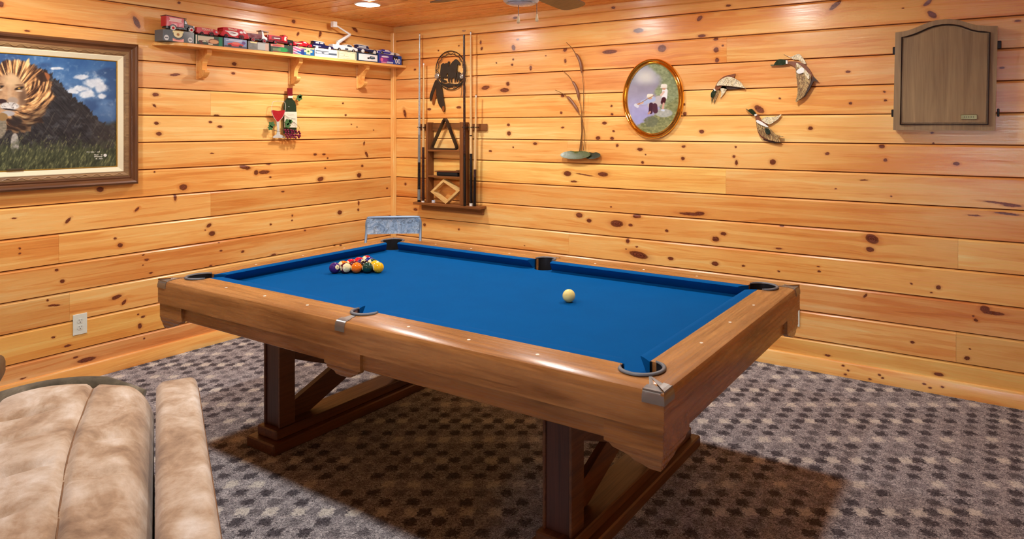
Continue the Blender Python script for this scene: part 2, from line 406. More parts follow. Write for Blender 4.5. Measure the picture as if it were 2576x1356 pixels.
def plank_wall(parent, left, joints, special, length):
    kn = knot_list(KN_LEFT if left else KN_BACK, left); rr = random.Random(3 if left else 11)
    for i in range(len(GZ)-1):
        z0, z1 = GZ[i], GZ[i+1]
        # along-wall coordinate s: distance from the corner
        js = sorted(joints.get(i, [])); ends = [0.0]+js
        ends += [(3.7 if left else 5.15)+rr.random()*0.8, length]
        for k in range(len(ends)-1):
            s0, s1 = ends[k], ends[k+1]; L = s1-s0; me = plank_mesh(L, z1-z0)
            kk = []
            for (a, z, rx, ry, an) in kn:
                s = -a if left else a
                if z0+0.001 < z < z1-0.001 and s0-0.03 < s < s1+0.03:
                    lx = (s1-s) if left else (s-s0); kk.append((lx, z-z0, rx, ry, an))
            seed = rr.random()*40
            if s1 > (3.4 if left else 5.0):   # stretches the photo does not show get a few knots of their own
                lo = 3.4 if left else 5.0
                for q in range(3):
                    s = s0+L*rr.random()
                    if s > lo: kk.append(((s1-s) if left else (s-s0), (z1-z0)*(0.2+0.6*rr.random()), 0.012+0.012*rr.random(), 0.009+0.006*rr.random(), 0))
            kk = kk[:14]
            tint = special.get((i, k)) or course_tint(rr)
            if i >= 12: tint = (0.96, 0.84+0.03*rr.random(), 0.70+0.06*rr.random())  # top courses redder: tone of the light near the ceiling put into the tint
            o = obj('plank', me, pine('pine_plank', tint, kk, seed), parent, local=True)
            # left wall: local x runs along +y, so the plank starts at its far (low-y) end
            if left: R = Matrix(((0,0,1,0),(1,0,0,-s1),(0,1,0,z0),(0,0,0,1)))
            else: R = Matrix(((1,0,0,s0),(0,0,-1,0),(0,1,0,z0),(0,0,0,1)))
            o.matrix_local = R
def slab(name, a, b, mat): bm = NB(); box(bm, a, b); return struct(name, bm, mat)
m_slab = pine('pine_backing', (0.93, 0.9, 0.85), (), 3.0, 'xz')
m_dark = plain('groove_shadow_timber', (120, 62, 28), 0.8)
wall_back = slab('wall_back', (-0.1, 0.0136, -0.1), (ROOM_X+0.1, 0.12, CEIL+0.1), m_dark)
wall_left = slab('wall_left', (-0.12, ROOM_Y-0.1, -0.1), (-0.0136, 0.0136, CEIL+0.1), m_dark)
def sx(u, v): return float(on_y(u, v)[0])
def sy(u, v): return float(-on_x(u, v)[1])
def crs(z): return max(i for i in range(len(GZ)) if GZ[i] <= z)
jb = {}; jl = {}
for u, v in ((1826, 455), (1828, 126), (1431, 612), (2410, 638), (2405, 872), (1427, 380)):
    p = on_y(u, v); jb.setdefault(crs(p[2]), []).append(float(p[0]))
for u, v in ((530, 254), (530, 508), (148, 618), (175, 762)):
    p = on_x(u, v); jl.setdefault(crs(p[2]), []).append(float(-p[1]))
# boards whose own colour stands out (course from the floor, board from the corner)
sb = {(6, 0): (1.06, 1.13, 0.98), (5, 0): (0.90, 0.76, 0.62), (6, 1): (0.97, 0.92, 0.86), (4, 0): (0.97, 0.92, 0.84), (4, 1): (1.06, 1.10, 1.04), (1, 1): (0.92, 0.9, 0.85),
      (7, 0): (0.99, 0.95, 0.88), (7, 1): (0.95, 0.85, 0.74), (8, 0): (1.04, 1.04, 0.98), (9, 0): (1.04, 1.03, 0.96), (11, 0): (0.98, 0.90, 0.82), (3, 0): (1.02, 0.98, 0.9), (3, 1): (1.03, 0.99, 0.9)}
sl = {(9, 0): (1.06, 1.09, 1.02), (9, 1): (1.0, 0.94, 0.88), (5, 0): (0.86, 0.74, 0.62), (5, 1): (1.0, 0.95, 0.88), (2, 1): (0.84, 0.76, 0.70), (6, 0): (1.05, 1.05, 0.98),
      (7, 0): (0.98, 0.91, 0.82), (8, 0): (1.03, 1.0, 0.92), (4, 0): (1.02, 0.97, 0.88), (4, 1): (1.0, 0.94, 0.86)}
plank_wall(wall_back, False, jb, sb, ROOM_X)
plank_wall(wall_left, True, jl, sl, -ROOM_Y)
# walls that close the room behind the photographer, with a window
slab('wall_right', (ROOM_X, ROOM_Y-0.1, -0.1), (ROOM_X+0.12, 0.012, CEIL+0.1), m_slab)
WX0, WX1, WZ0, WZ1 = 4.15, 5.05, 0.85, 1.95
bm = NB()
box(bm, (-0.1, ROOM_Y-0.12, -0.1), (WX0, ROOM_Y, CEIL+0.1)); box(bm, (WX1, ROOM_Y-0.12, -0.1), (ROOM_X+0.1, ROOM_Y, CEIL+0.1))
box(bm, (WX0, ROOM_Y-0.12, -0.1), (WX1, ROOM_Y, WZ0)); box(bm, (WX0, ROOM_Y-0.12, WZ1), (WX1, ROOM_Y, CEIL+0.1))
struct('wall_front', bm, m_slab)
bm = NB(); m_white = plain('white_window_paint', (236, 236, 230), 0.4)
for a, b in (((WX0, WZ0), (WX0+0.05, WZ1)), ((WX1-0.05, WZ0), (WX1, WZ1)), ((WX0, WZ0), (WX1, WZ0+0.05)), ((WX0, WZ1-0.05), (WX1, WZ1)), ((WX0, 1.37), (WX1, 1.42))):
    box(bm, (a[0], ROOM_Y-0.07, a[1]), (b[0], ROOM_Y-0.02, b[1]), 0.004)
win = struct('window_1', bm, m_white)
t = NT('window_glass'); t.setin(t.b, 'Transmission Weight', 1.0); t.setin(t.b, 'Roughness', 0.0); t.setin(t.b, 'IOR', 1.02)
for z0, z1 in ((WZ0+0.04, 1.375), (1.415, WZ1-0.04)):
    bm = NB(); box(bm, (WX0+0.04, ROOM_Y-0.048, z0), (WX1-0.04, ROOM_Y-0.044, z1)); obj('pane', bm, t.m, win)
# ------------------------------------------------------------------ ceiling boards, trims, baseboards
ceiling = slab('ceiling', (-0.1, ROOM_Y-0.1, CEIL+0.0136), (ROOM_X+0.1, 0.1, CEIL+0.12), m_dark)
rr = random.Random(21); y = 0.0; first = True
while y > ROOM_Y+0.01:
    w = 0.145 if first else 0.172; first = False; y1 = max(ROOM_Y, y-w)
    brk = [0.0, 1.6+rr.random()*2.5, ROOM_X]
    for k in range(2):
        L = brk[k+1]-brk[k]; kk = [(rr.random()*L, w*(0.15+0.7*rr.random()), 0.012+0.02*rr.random(), 0.004+0.004*rr.random(), 0) for q in range(5)]
        tn = 0.86+0.12*rr.random()
        o = obj('plank', plank_mesh(L, y-y1), pine('pine_ceiling_board', (tn, tn*0.82, tn*0.68), kk, rr.random()*40), ceiling, local=True)
        o.matrix_local = Matrix(((1,0,0,brk[k]),(0,1,0,y1),(0,0,-1,CEIL),(0,0,0,1))) @ Matrix.Identity(4)
    y = y1
def run_trim(name, left, prof, mat, length):
    """moulding along a wall; prof: (out from wall, z)"""
    bm = NB(); n = len(prof)
    f = (lambda d, s, z: (d, -s, z)) if left else (lambda d, s, z: (s, -d, z))
    A = [bm.verts.new(f(d, d if not left else d, z)) for d, z in prof]; B = [bm.verts.new(f(d, length, z)) for d, z in prof]
    for i in range(n): bm.faces.new((A[i], A[(i+1) % n], B[(i+1) % n], B[i]))
    bm.faces.new(A[::-1]); bm.faces.new(B)
    return struct(name, bm, mat, 40)
crown = [(0.0, 2.388), (0.004, 2.386), (0.012, 2.392), (0.016, 2.42), (0.018, CEIL), (0.0, CEIL)]
mt1 = pine('pine_crown', (0.95, 0.86, 0.74), [(1.4, 2.412, 0.02, 0.008, 0), (2.3, 2.41, 0.014, 0.008, 0)], 8.0, 'xz')
run_trim('trim_1', False, crown, mt1, ROOM_X)
def pine_y(name, tint, seed, knots=()):
    """pine with the grain along world y, on a left-wall moulding"""
    t = NT(name); co = t.coord(); s = t.add('ShaderNodeSeparateXYZ'); t.link(co, s.inputs[0]); cb = t.add('ShaderNodeCombineXYZ')
    t.link(s.outputs[1], cb.inputs[0]); t.link(s.outputs[2], cb.inputs[1]); t.link(s.outputs[0], cb.inputs[2])
    g = t.add('ShaderNodeGroup'); g.node_tree = PINE; t.link(cb.outputs[0], g.inputs['Vector']); g.inputs['Seed'].default_value = seed
    g.inputs['KnotD'].default_value = 9.0; g.inputs['Tint'].default_value = tuple(tint)+(1,)
    t.link(g.outputs['Color'], t.b.inputs['Base Color']); t.link(g.outputs['Rough'], t.b.inputs['Roughness']); t.bump(g.outputs['Height'], 0.12, 0.002)
    return t.m
run_trim('trim_2', True, crown, pine_y('pine_crown_left', (0.95, 0.86, 0.74), 5.0), -ROOM_Y)
basep = [(0.0, 0.0), (0.016, 0.0), (0.016, 0.078), (0.010, 0.088), (0.0, 0.090)]
kb = [(float(on_y(2076+x/2.512, 520+y/2.512)[0]), float(on_y(2076+x/2.512, 520+y/2.512)[2]), 0.008, 0.005, 0) for x, y in ((117,1000),(148,1030),(345,1058),(365,1077),(627,1114),(742,1134),(665,1138),(130,1055),(285,1085))]
run_trim('baseboard_back', False, basep, pine('pine_baseboard', (1.02, 1.0, 0.94), kb, 17.0, 'xz'), ROOM_X)
run_trim('baseboard_left', True, basep, pine_y('pine_baseboard_left', (1.0, 0.95, 0.86), 23.0), -ROOM_Y)
bm = NB(); box(bm, (0.0, -0.040, 0.09), (0.040, 0.0, 2.388), 0.004)
struct('trim_3', bm, pine('pine_corner_post', (1.05, 1.05, 1.0), [(0.02, z, 0.004, 0.003, 0) for z in ()], 31.0, 'z'))
# ------------------------------------------------------------------ carpet
def carpet():
    t = NT('patterned_carpet'); co = t.coord()
    wn = t.add('ShaderNodeTexNoise'); t.link(co, wn.inputs['Vector']); wn.inputs['Scale'].default_value = 75.0; wn.inputs['Detail'].default_value = 4.0; wn.inputs['Roughness'].default_value = 0.7
    co2 = t.vec('ADD', co, t.vec('MULTIPLY', t.vec('SUBTRACT', wn.outputs['Color'], (0.5, 0.5, 0.5)), (0.085, 0.085, 0)))
    r = t.add('ShaderNodeVectorRotate', rotation_type='Z_AXIS'); t.link(co2, r.inputs['Vector']); r.inputs['Angle'].default_value = -math.radians(31.8)
    s = t.add('ShaderNodeSeparateXYZ'); t.link(r.outputs[0], s.inputs[0])
    row = t.math('DIVIDE', s.outputs[1], 0.070); ri = t.math('FLOOR', row); rf = t.math('FRACT', row)
    colx = t.math('ADD', t.math('DIVIDE', s.outputs[0], 0.056), t.math('MULTIPLY', ri, 0.21)); ci = t.math('FLOOR', colx); cf = t.math('FRACT', colx)
    dx = t.math('ABSOLUTE', t.math('SUBTRACT', cf, 0.5)); dy = t.math('ABSOLUTE', t.math('SUBTRACT', rf, 0.5))
    spot = t.math('MULTIPLY', t.maprange(dx, 0.34, 0.60, 1, 0), t.maprange(dy, 0.24, 0.5, 1, 0))
    cb = t.add('ShaderNodeCombineXYZ'); t.link(ci, cb.inputs[0]); t.link(ri, cb.inputs[1])
    wh = t.add('ShaderNodeTexWhiteNoise', noise_dimensions='3D'); t.link(cb.outputs[0], wh.inputs['Vector']); rn = wh.outputs['Value']
    odd = t.math('FLOORED_MODULO', ci, 2.0); r3 = t.math('LESS_THAN', t.math('FLOORED_MODULO', ri, 3.0), 0.5)
    light = t.math('MULTIPLY', t.math('MULTIPLY', r3, odd), t.math('GREATER_THAN', rn, 0.25))
    dark = t.math('MULTIPLY', t.math('SUBTRACT', 1.0, light), t.math('GREATER_THAN', t.math('ABSOLUTE', t.math('SUBTRACT', odd, t.math('FLOORED_MODULO', ri, 2.0))), 0.5))
    dark = t.math('MULTIPLY', dark, t.maprange(rn, 0.0, 0.5, 0.35, 1.0))
    f1 = t.noise(co, 92.0, 5.0, 0.78, 1.6); f2 = t.noise(co, 28.0, 3.0); f3 = t.noise(co, 300.0, 2.0, 0.6)
    fib = t.math('ADD', t.math('MULTIPLY', f1, 0.75), t.math('MULTIPLY', f3, 0.25))
    base = t.ramp(fib, [(0.39, srgb(68, 66, 72)), (0.485, srgb(150, 147, 152)), (0.58, srgb(230, 226, 228))])
    base = t.mix(t.math('MULTIPLY', t.maprange(f2, 0.4, 0.65, 0, 1), 0.30), base, srgb(104, 94, 106))
    dk = t.math('MULTIPLY', dark, spot); lt = t.math('MULTIPLY', light, spot)
    c = t.mix(t.math('MULTIPLY', dk, 0.93), base, t.ramp(fib, [(0.40, srgb(30, 28, 34)), (0.60, srgb(104, 98, 106))]))
    c = t.mix(t.math('MULTIPLY', lt, 0.92), c, t.ramp(fib, [(0.40, srgb(160, 156, 150)), (0.55, srgb(242, 238, 230))]))
    t.out(c, 0.95, 0.0, 0.1)
    h = t.math('ADD', t.math('MULTIPLY', fib, 1.2), t.math('MULTIPLY', dk, -0.3))
    t.bump(h, 0.8, 0.006)
    return t.m
slab('floor', (-0.1, ROOM_Y-0.1, -0.1), (ROOM_X+0.1, 0.1, 0.0), carpet())
# ------------------------------------------------------------------ recessed lamps
m_ring = plain('white_lamp_trim', (240, 238, 232), 0.35)
m_lamp = emis('lamp_lens_glow', (1.0, 0.97, 0.93, 1), LAMP)
lamp0 = None
names = ['left wall shelf', 'framed oval print', 'duck plaques', 'right end of the back wall']
for i, (lx, ly) in enumerate(LIGHTS):
    if i == 0: lab = 'lit round recessed ceiling lamp near the corner above the toy shelf'
    else:
        lab = 'lit round recessed ceiling lamp, %s row from the back wall, %s from the left wall' % (['first', 'second'][i//3], ['nearest', 'second', 'third'][i % 3])
    o = thing('ceiling_lamp', lab, 'ceiling lamp', (lx, ly, CEIL), 0, 'recessed lamps in the pine ceiling')
    if lamp0 is None:
        bm = NB(); lathe(bm, [(0.095, 0.0), (0.095, -0.004), (0.088, -0.008), (0.078, -0.006), (0.076, 0.0)], 40, cap=False)
        me1 = obj('trim_ring', bm, m_ring, o, local=True, smooth=40).data
        bm = NB(); lathe(bm, [(0.0, -0.019), (0.03, -0.0175), (0.055, -0.013), (0.070, -0.0075), (0.0775, -0.001)], 40, cap=False)
        me2 = obj('lens', bm, m_lamp, o, local=True).data; lamp0 = o
    else:
        obj('trim_ring', me1, None, o, local=True); obj('lens', me2, None, o, local=True)
# ------------------------------------------------------------------ pool table
TX0, TX1, TY0, TY1, TZ = 1.27, 3.93, -2.695, -1.19, 0.80
TL, TW = TX1-TX0, TY1-TY0
BED = 0.752
PT = thing('pool_table', 'oak pool table with blue cloth, dark pockets and trestle legs', 'pool table', ((TX0+TX1)/2, (TY0+TY1)/2, 0))
OAKL, OAKD = (190, 134, 78), (118, 70, 30)
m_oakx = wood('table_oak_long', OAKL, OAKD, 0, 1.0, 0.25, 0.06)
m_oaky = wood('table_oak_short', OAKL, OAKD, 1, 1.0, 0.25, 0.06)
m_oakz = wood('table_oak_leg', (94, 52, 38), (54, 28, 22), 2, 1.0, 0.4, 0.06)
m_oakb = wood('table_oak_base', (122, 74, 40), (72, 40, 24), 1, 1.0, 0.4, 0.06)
def cloth_mat():
    t = NT('blue_billiard_cloth'); co = t.coord()
    n = t.noise(co, 900.0, 2.0, 0.7); n2 = t.noise(co, 7.0, 3.0)
    c = t.mix(n2, srgb(0, 76, 136), srgb(0, 84, 148)); c = t.mix(t.math('MULTIPLY', n, 0.10), c, srgb(10, 100, 165))
    t.out(c, 0.95, 0.0, 0.05); t.bump(n, 0.25, 0.0006); return t.m
m_cloth = cloth_mat()
m_liner = plain('black_pocket_leather', (24, 23, 26), 0.55)
m_rim = plain('grey_pocket_rubber', (98, 102, 108), 0.45)
m_cast = plain('pewter_corner_casting', (150, 150, 148), 0.32, 0.75)
m_sight = plain('pearl_sight', (244, 240, 226), 0.25)
CP, CRAD = 0.136, 0.066          # corner pocket centre (from both outer edges) and radius
SP, SRAD = 0.132, 0.056          # side pocket
SMID = 1.315                     # side pocket position along the long rails
RW = 0.138                       # width of the wooden rail
def rail_w(s, L, mid=None):
    w = RW
    for q in (s, L-s):
        if q < CP+CRAD:
            if q > CP-CRAD*0.7071 and abs(q-CP) <= CRAD: w = min(w, CP-math.sqrt(max(0, CRAD**2-(q-CP)**2)))
            w = min(w, q)
    if mid is not None and abs(s-mid) < SRAD: w = min(w, SP-math.sqrt(SRAD**2-(s-mid)**2))
    return max(w, 0.0005)
def stations(L, mid):
    S = set([0.0005, 0.02, 0.04, 0.06, 0.08])
    for k in range(25): S.add(CP-CRAD+2*CRAD*k/24)
    S |= {L-s for s in S}
    if mid is not None:
        for k in range(25): S.add(mid-SRAD+2*SRAD*k/24)
        S.add(mid)
    S |= {L*k/12 for k in range(1, 12)}
    return sorted(s for s in S if 0 < s < L)
def rail(name, L, mid, f, mat, lo=0.0, hi=None):
    bm = NB(); rows = []
    for s in stations(L, mid):
        if s < lo-1e-6 or (hi is not None and s > hi+1e-6): continue
        w = rail_w(s, L, mid); pr = [(0.0, 0.684), (0.0, 0.770), (0.002, 0.781), (0.007, 0.7895), (0.016, 0.7925), (0.045, 0.7955), (0.085, 0.7985), (w, TZ), (w, 0.72)]
        rows.append([f(s, min(o, w), z) for o, z in pr])
    V = loft(bm, rows, True); bm.faces.new(V[0][::-1]); bm.faces.new(V[-1])
    return obj(name, bm, mat, PT, smooth=35)
fN = lambda s, o, z: (TX0+s, TY0+o, z); fF = lambda s, o, z: (TX0+s, TY1-o, z)
fL = lambda s, o, z: (TX0+o, TY0+s, z); fR = lambda s, o, z: (TX1-o, TY0+s, z)
for f in (fN, fF):
    rail('rail', TL, SMID, f, m_oakx, 0, SMID); rail('rail', TL, SMID, f, m_oakx, SMID, TL)
for f in (fL, fR): rail('rail', TW, None, f, m_oaky)
# cushions: cloth-covered noses, undercut towards the bed
def cushion(f, a, b, ca, cb):
    """a, b ends at the rail; ca, cb how far the ends are cut back at the nose"""
    bm = NB(); rows = []
    pr = [(RW+0.0005, TZ-0.0005, 0), (RW+0.03, TZ+0.0005, 0.6), (RW+0.048, TZ-0.0005, 0.97), (RW+0.050, TZ-0.003, 1.0), (RW+0.047, TZ-0.007, 0.95), (RW+0.014, BED+0.0005, 0.3), (RW+0.0005, BED+0.0005, 0)]
    for t_ in (0.0, 0.03, 0.5, 0.97, 1.0):
        rows.append([f((a+ca*k)*(1-t_)+(b-cb*k)*t_, o, z) for o, z, k in pr])
    V = loft(bm, rows, True); bm.faces.new(V[0][::-1]); bm.faces.new(V[-1])
    return obj('cushion', bm, m_cloth, PT, smooth=50)
e = CP+CRAD*0.92
for f in (fN, fF):
    cushion(f, e, SMID-SRAD-0.002, 0.035, 0.016); cushion(f, SMID+SRAD+0.002, TL-e, 0.016, 0.035)
for f in (fL, fR): cushion(f, e, TW-e, 0.035, 0.035)
# bed with notches for the pockets
def bed_outline():
    o = RW+0.006; pts = []
    def corner(cx, cy, a0):   # arc bulging into the bed
        c = 0.012
        return [(cx+CRAD*math.cos(math.radians(a)), cy+CRAD*math.sin(math.radians(a))) for a in np.linspace(a0, a0-90, 9)]
    q = CP+0.0
    x0, x1, y0, y1 = TX0+o, TX1-o, TY0+o, TY1-o
    d = math.sqrt(CRAD**2-(o-CP)**2)
    def arcpts(cx, cy, r, p, q_):
        a0 = math.atan2(p[1]-cy, p[0]-cx); a1 = math.atan2(q_[1]-cy, q_[0]-cx)
        # go through the bed side: choose direction with the shorter sweep
        da = (a1-a0+math.pi) % (2*math.pi)-math.pi
        return [(cx+r*math.cos(a0+da*k/10), cy+r*math.sin(a0+da*k/10)) for k in range(11)]
    A = []
    A += arcpts(TX0+CP, TY0+CP, CRAD, (x0, TY0+CP+d), (TX0+CP+d, y0))
    ds = math.sqrt(SRAD**2-(o-SP)**2)
    A += arcpts(TX0+SMID, TY0+SP, SRAD, (TX0+SMID-ds, y0), (TX0+SMID, TY0+SP+SRAD))+arcpts(TX0+SMID, TY0+SP, SRAD, (TX0+SMID, TY0+SP+SRAD), (TX0+SMID+ds, y0))[1:]
    A += arcpts(TX1-CP, TY0+CP, CRAD, (TX1-CP-d, y0), (x1, TY0+CP+d))
    A += arcpts(TX1-CP, TY1-CP, CRAD, (x1, TY1-CP-d), (TX1-CP-d, y1))
    A += arcpts(TX0+SMID, TY1-SP, SRAD, (TX0+SMID+ds, y1), (TX0+SMID, TY1-SP-SRAD))+arcpts(TX0+SMID, TY1-SP, SRAD, (TX0+SMID, TY1-SP-SRAD), (TX0+SMID-ds, y1))[1:]
    A += arcpts(TX0+CP, TY1-CP, CRAD, (TX0+CP+d, y1), (x0, TY1-CP-d))
    return A
bm = NB(); prism(bm, bed_outline(), lambda a, b: (a, b, BED-0.025), lambda a, b: (a, b, BED)); obj('bed_cloth', bm, m_cloth, PT)
# pockets: leather cup, raised rim open towards the bed
def pocket(cx, cy, r, facing, span):
    """facing: direction (degrees) of the opening towards the bed; span: arc of the rim"""
    bm = NB(); M = Matrix.Translation((cx, cy, 0))
    lathe(bm, [(0.0, 0.63), (r*0.8, 0.635), (r-0.001, 0.66), (r-0.001, BED-0.004), (r+0.003, BED-0.004), (r+0.003, 0.625), (0.0, 0.62)], 28, M, cap=False)
    a0 = math.radians(facing+180-span/2); a1 = math.radians(facing+180+span/2)
    ex = math.radians(18 if span > 200 else 2)
    lathe(bm, [(r-0.001, BED-0.004), (r-0.001, TZ-0.001), (r+0.0005, TZ-0.001), (r+0.0005, BED-0.004)], 32, M, a0=a0-ex, a1=a1+ex)
    cup = obj('pocket_cup', bm, m_liner, PT, smooth=40)
    bm = NB(); k = 30; rows = []
    for i in range(k+1):
        a = a0+(a1-a0)*i/k; tp = min(1.0, 0.35+6*min(i, k-i)/k)
        w = 0.013*tp; ri = r-0.004
        pr = [(ri, TZ+0.001), (ri+0.001, TZ+0.005), (ri+0.003, TZ+0.007), (ri+w-0.003, TZ+0.0065), (ri+w, TZ+0.003), (ri+w, TZ+0.0003)]
        rows.append([(cx+q*math.cos(a), cy+q*math.sin(a), z) for q, z in pr])
    V = loft(bm, rows, True); bm.faces.new(V[0][::-1]); bm.faces.new(V[-1]); obj('rim', bm, m_rim, cup, smooth=50)
C4 = [(TX0+CP, TY0+CP, 45), (TX1-CP, TY0+CP, 135), (TX1-CP, TY1-CP, 225), (TX0+CP, TY1-CP, 315)]
for cx, cy, a in C4: pocket(cx, cy, CRAD, a, 236)
pocket(TX0+SMID, TY0+SP, SRAD, 90, 196); pocket(TX0+SMID, TY1-SP, SRAD, 270, 196)
# corner castings: fan-shaped plate from the pocket to the corner, lip over both edges
def corner_cast(f, L):
    """f(sx, sy, z): distances from the two outer edges"""
    bm = NB(); c = 0.068
    pts = [(0.0, c), (0.0, 0.0), (c, 0.0)]
    side = smooth_pts([(c, 0.0), (c-0.006, 0.03), (0.078, 0.066), (0.092, 0.092)], 5)
    outline = [(0.004, 0.004)]+[(max(0.004, a), max(0.004, b)) for a, b in side]+[(max(0.004, b), max(0.004, a)) for a, b in side[::-1][1:]]
    crz = lambda m: 0.7925+0.0065*min(1.0, max(0.0, (m-0.016)/0.07))
    prism(bm, outline, lambda a, b: f(a, b, crz(min(a, b))-0.004), lambda a, b: f(a, b, crz(min(a, b))+0.0022))
    pr = [(-0.002, 0.758), (-0.002, 0.771), (0.0, 0.783), (0.006, 0.7918), (0.016, 0.7950), (0.032, 0.7967), (0.034, 0.792), (0.004, 0.762)]
    for sw in (0, 1):
        rows = []
        for s in (-0.002, 0.002, 0.03, c):
            rows.append([(f(max(s, o), o, z) if sw == 0 else f(o, max(s, o), z)) for o, z in pr])
        V = loft(bm, rows, True); bm.faces.new(V[0][::-1]); bm.faces.new(V[-1])
    obj('corner_casting', bm, m_cast, PT, smooth=40)
corner_cast(lambda a, b, z: (TX0+a, TY0+b, z), 0); corner_cast(lambda a, b, z: (TX1-a, TY0+b, z), 0)
corner_cast(lambda a, b, z: (TX1-a, TY1-b, z), 0); corner_cast(lambda a, b, z: (TX0+a, TY1-b, z), 0)
for f in (fN, fF):
    bm = NB(); pr = [(-0.002, 0.754), (-0.002, 0.771), (0.0, 0.783), (0.006, 0.7918), (0.016, 0.7950), (0.032, 0.7967), (0.034, 0.792), (0.004, 0.756)]
    rows = [[f(SMID+s, o, z) for o, z in pr] for s in (-0.026, -0.02, 0.02, 0.026)]
    V = loft(bm, rows, True); bm.faces.new(V[0][::-1]); bm.faces.new(V[-1])
    sd = smooth_pts([(0.024, 0.02), (0.016, 0.045), (0.013, 0.066)], 4)
    prism(bm, [(a, b) for a, b in sd]+[(-a, b) for a, b in sd[::-1]], lambda a, b: f(SMID+a, b, 0.789), lambda a, b: f(SMID+a, b, 0.7925+0.0065*min(1.0, max(0.0, (b-0.016)/0.07))+0.002))
    obj('side_casting', bm, m_cast, PT, smooth=40)
# sights
D = 0.289
for f, L, ps in ((fN, TL, [SMID+k*D for k in (-3, -2, -1, 1, 2, 3)]), (fF, TL, [SMID+k*D for k in (-3, -2, -1, 1, 2, 3)]), (fL, TW, [TW/2+k*D for k in (-1, 0, 1)]), (fR, TW, [TW/2+k*D for k in (-1, 0, 1)])):
    for s in ps:
        c = f(s, 0.073, 0.7972); bm = NB(); lathe(bm, [(0.0065, 0.0), (0.0065, 0.0006), (0.0055, 0.001), (0.0, 0.001)], 12, Matrix.Translation(c)); obj('sight', bm, m_sight, PT)
# aprons: upper fascia belongs to the rails; lower boards sit a little back
AI = 0.020
def apron(a, b, mat): bm = NB(); box(bm, a, b, 0.003); return obj('apron_board', bm, mat, PT)
apron((TX0+AI, TY0+AI, 0.618), (TX1-AI, TY0+AI+0.024, 0.690), m_oakx); apron((TX0+AI, TY1-AI-0.024, 0.618), (TX1-AI, TY1-AI, 0.690), m_oakx)
apron((TX0+AI, TY0+AI+0.026, 0.618), (TX0+AI+0.024, TY1-AI-0.026, 0.690), m_oaky); apron((TX1-AI-0.024, TY0+AI+0.026, 0.618), (TX1-AI, TY1-AI-0.026, 0.690), m_oaky)
# corner and side blocks with a stepped, tapering foot
def block_pieces(f, la, lb, mat):
    """f(a, b, z): a, b from the table's outer edges; leg of the L-shaped block la, lb"""
    bm = NB(); i0 = 0.006; d = 0.030
    prism(bm, [(i0, i0), (la, i0), (la, i0+d), (i0+d, i0+d), (i0+d, lb), (i0, lb)], lambda a, b: f(a, b, 0.626), lambda a, b: f(a, b, 0.6838))
    # moulded foot: rings shrinking towards the corner
    prev = None
    prof = [(1.0, 0.626), (1.0, 0.617), (0.90, 0.613), (0.84, 0.603), (0.70, 0.597), (0.55, 0.590), (0.46, 0.579), (0.30, 0.572), (0.18, 0.564)]
    for k, z in prof:
        A = (la-i0)*k; B = (lb-i0)*k; ii = i0+0.016*(1-k)
        pts = [(ii, ii), (ii+A, ii), (ii+A, ii+d), (ii+d, ii+d), (ii+d, ii+B), (ii, ii+B)]
        ring = [bm.verts.new(f(a, b, z)) for a, b in pts]
        if prev is None: bm.faces.new(ring)
        else:
            for q in range(6): bm.faces.new((prev[q], prev[(q+1) % 6], ring[(q+1) % 6], ring[q]))
        prev = ring
    bm.faces.new(prev[::-1])
    obj('corner_block', bm, mat, PT)
for f in (lambda a, b, z: (TX0+a, TY0+b, z), lambda a, b, z: (TX1-a, TY0+b, z), lambda a, b, z: (TX1-a, TY1-b, z), lambda a, b, z: (TX0+a, TY1-b, z)):
    block_pieces(f, 0.195, 0.195, m_oakx)
for f in (fN, fF):
    bm = NB(); i0 = 0.006; d = 0.03; prev = None
    for k, z in [(1.0, 0.6838), (1.0, 0.617), (0.90, 0.613), (0.84, 0.603), (0.66, 0.597), (0.5, 0.592), (0.42, 0.583), (0.2, 0.578)]:
        w = 0.102*k; c = SMID+0.004; ring = [bm.verts.new(f(c+a, b, z)) for a, b in ((-w, i0+0.012*(1-k)), (w, i0+0.012*(1-k)), (w, i0+d), (-w, i0+d))]
        if prev is None: bm.faces.new(ring)
        else:
            for q in range(4): bm.faces.new((prev[q], prev[(q+1) % 4], ring[(q+1) % 4], ring[q]))
        prev = ring
    bm.faces.new(prev[::-1]); obj('side_block', bm, m_oakx, PT)
# slate and its frame under the cloth
m_under = wood('table_underframe', (120, 78, 46), (76, 46, 26), 0, 1.0, 0.6, 0.05)
bm = NB(); box(bm, (TX0+0.19, TY0+0.19, 0.692), (TX1-0.19, TY1-0.19, BED-0.026)); obj('slate', bm, plain('grey_slate', (92, 94, 98), 0.7), PT)
for yy in (TY0+0.22, TY1-0.30):
    bm = NB(); box(bm, (TX0+0.06, yy, 0.590), (TX1-0.06, yy+0.08, 0.691), 0.003); obj('frame_beam', bm, m_under, PT)
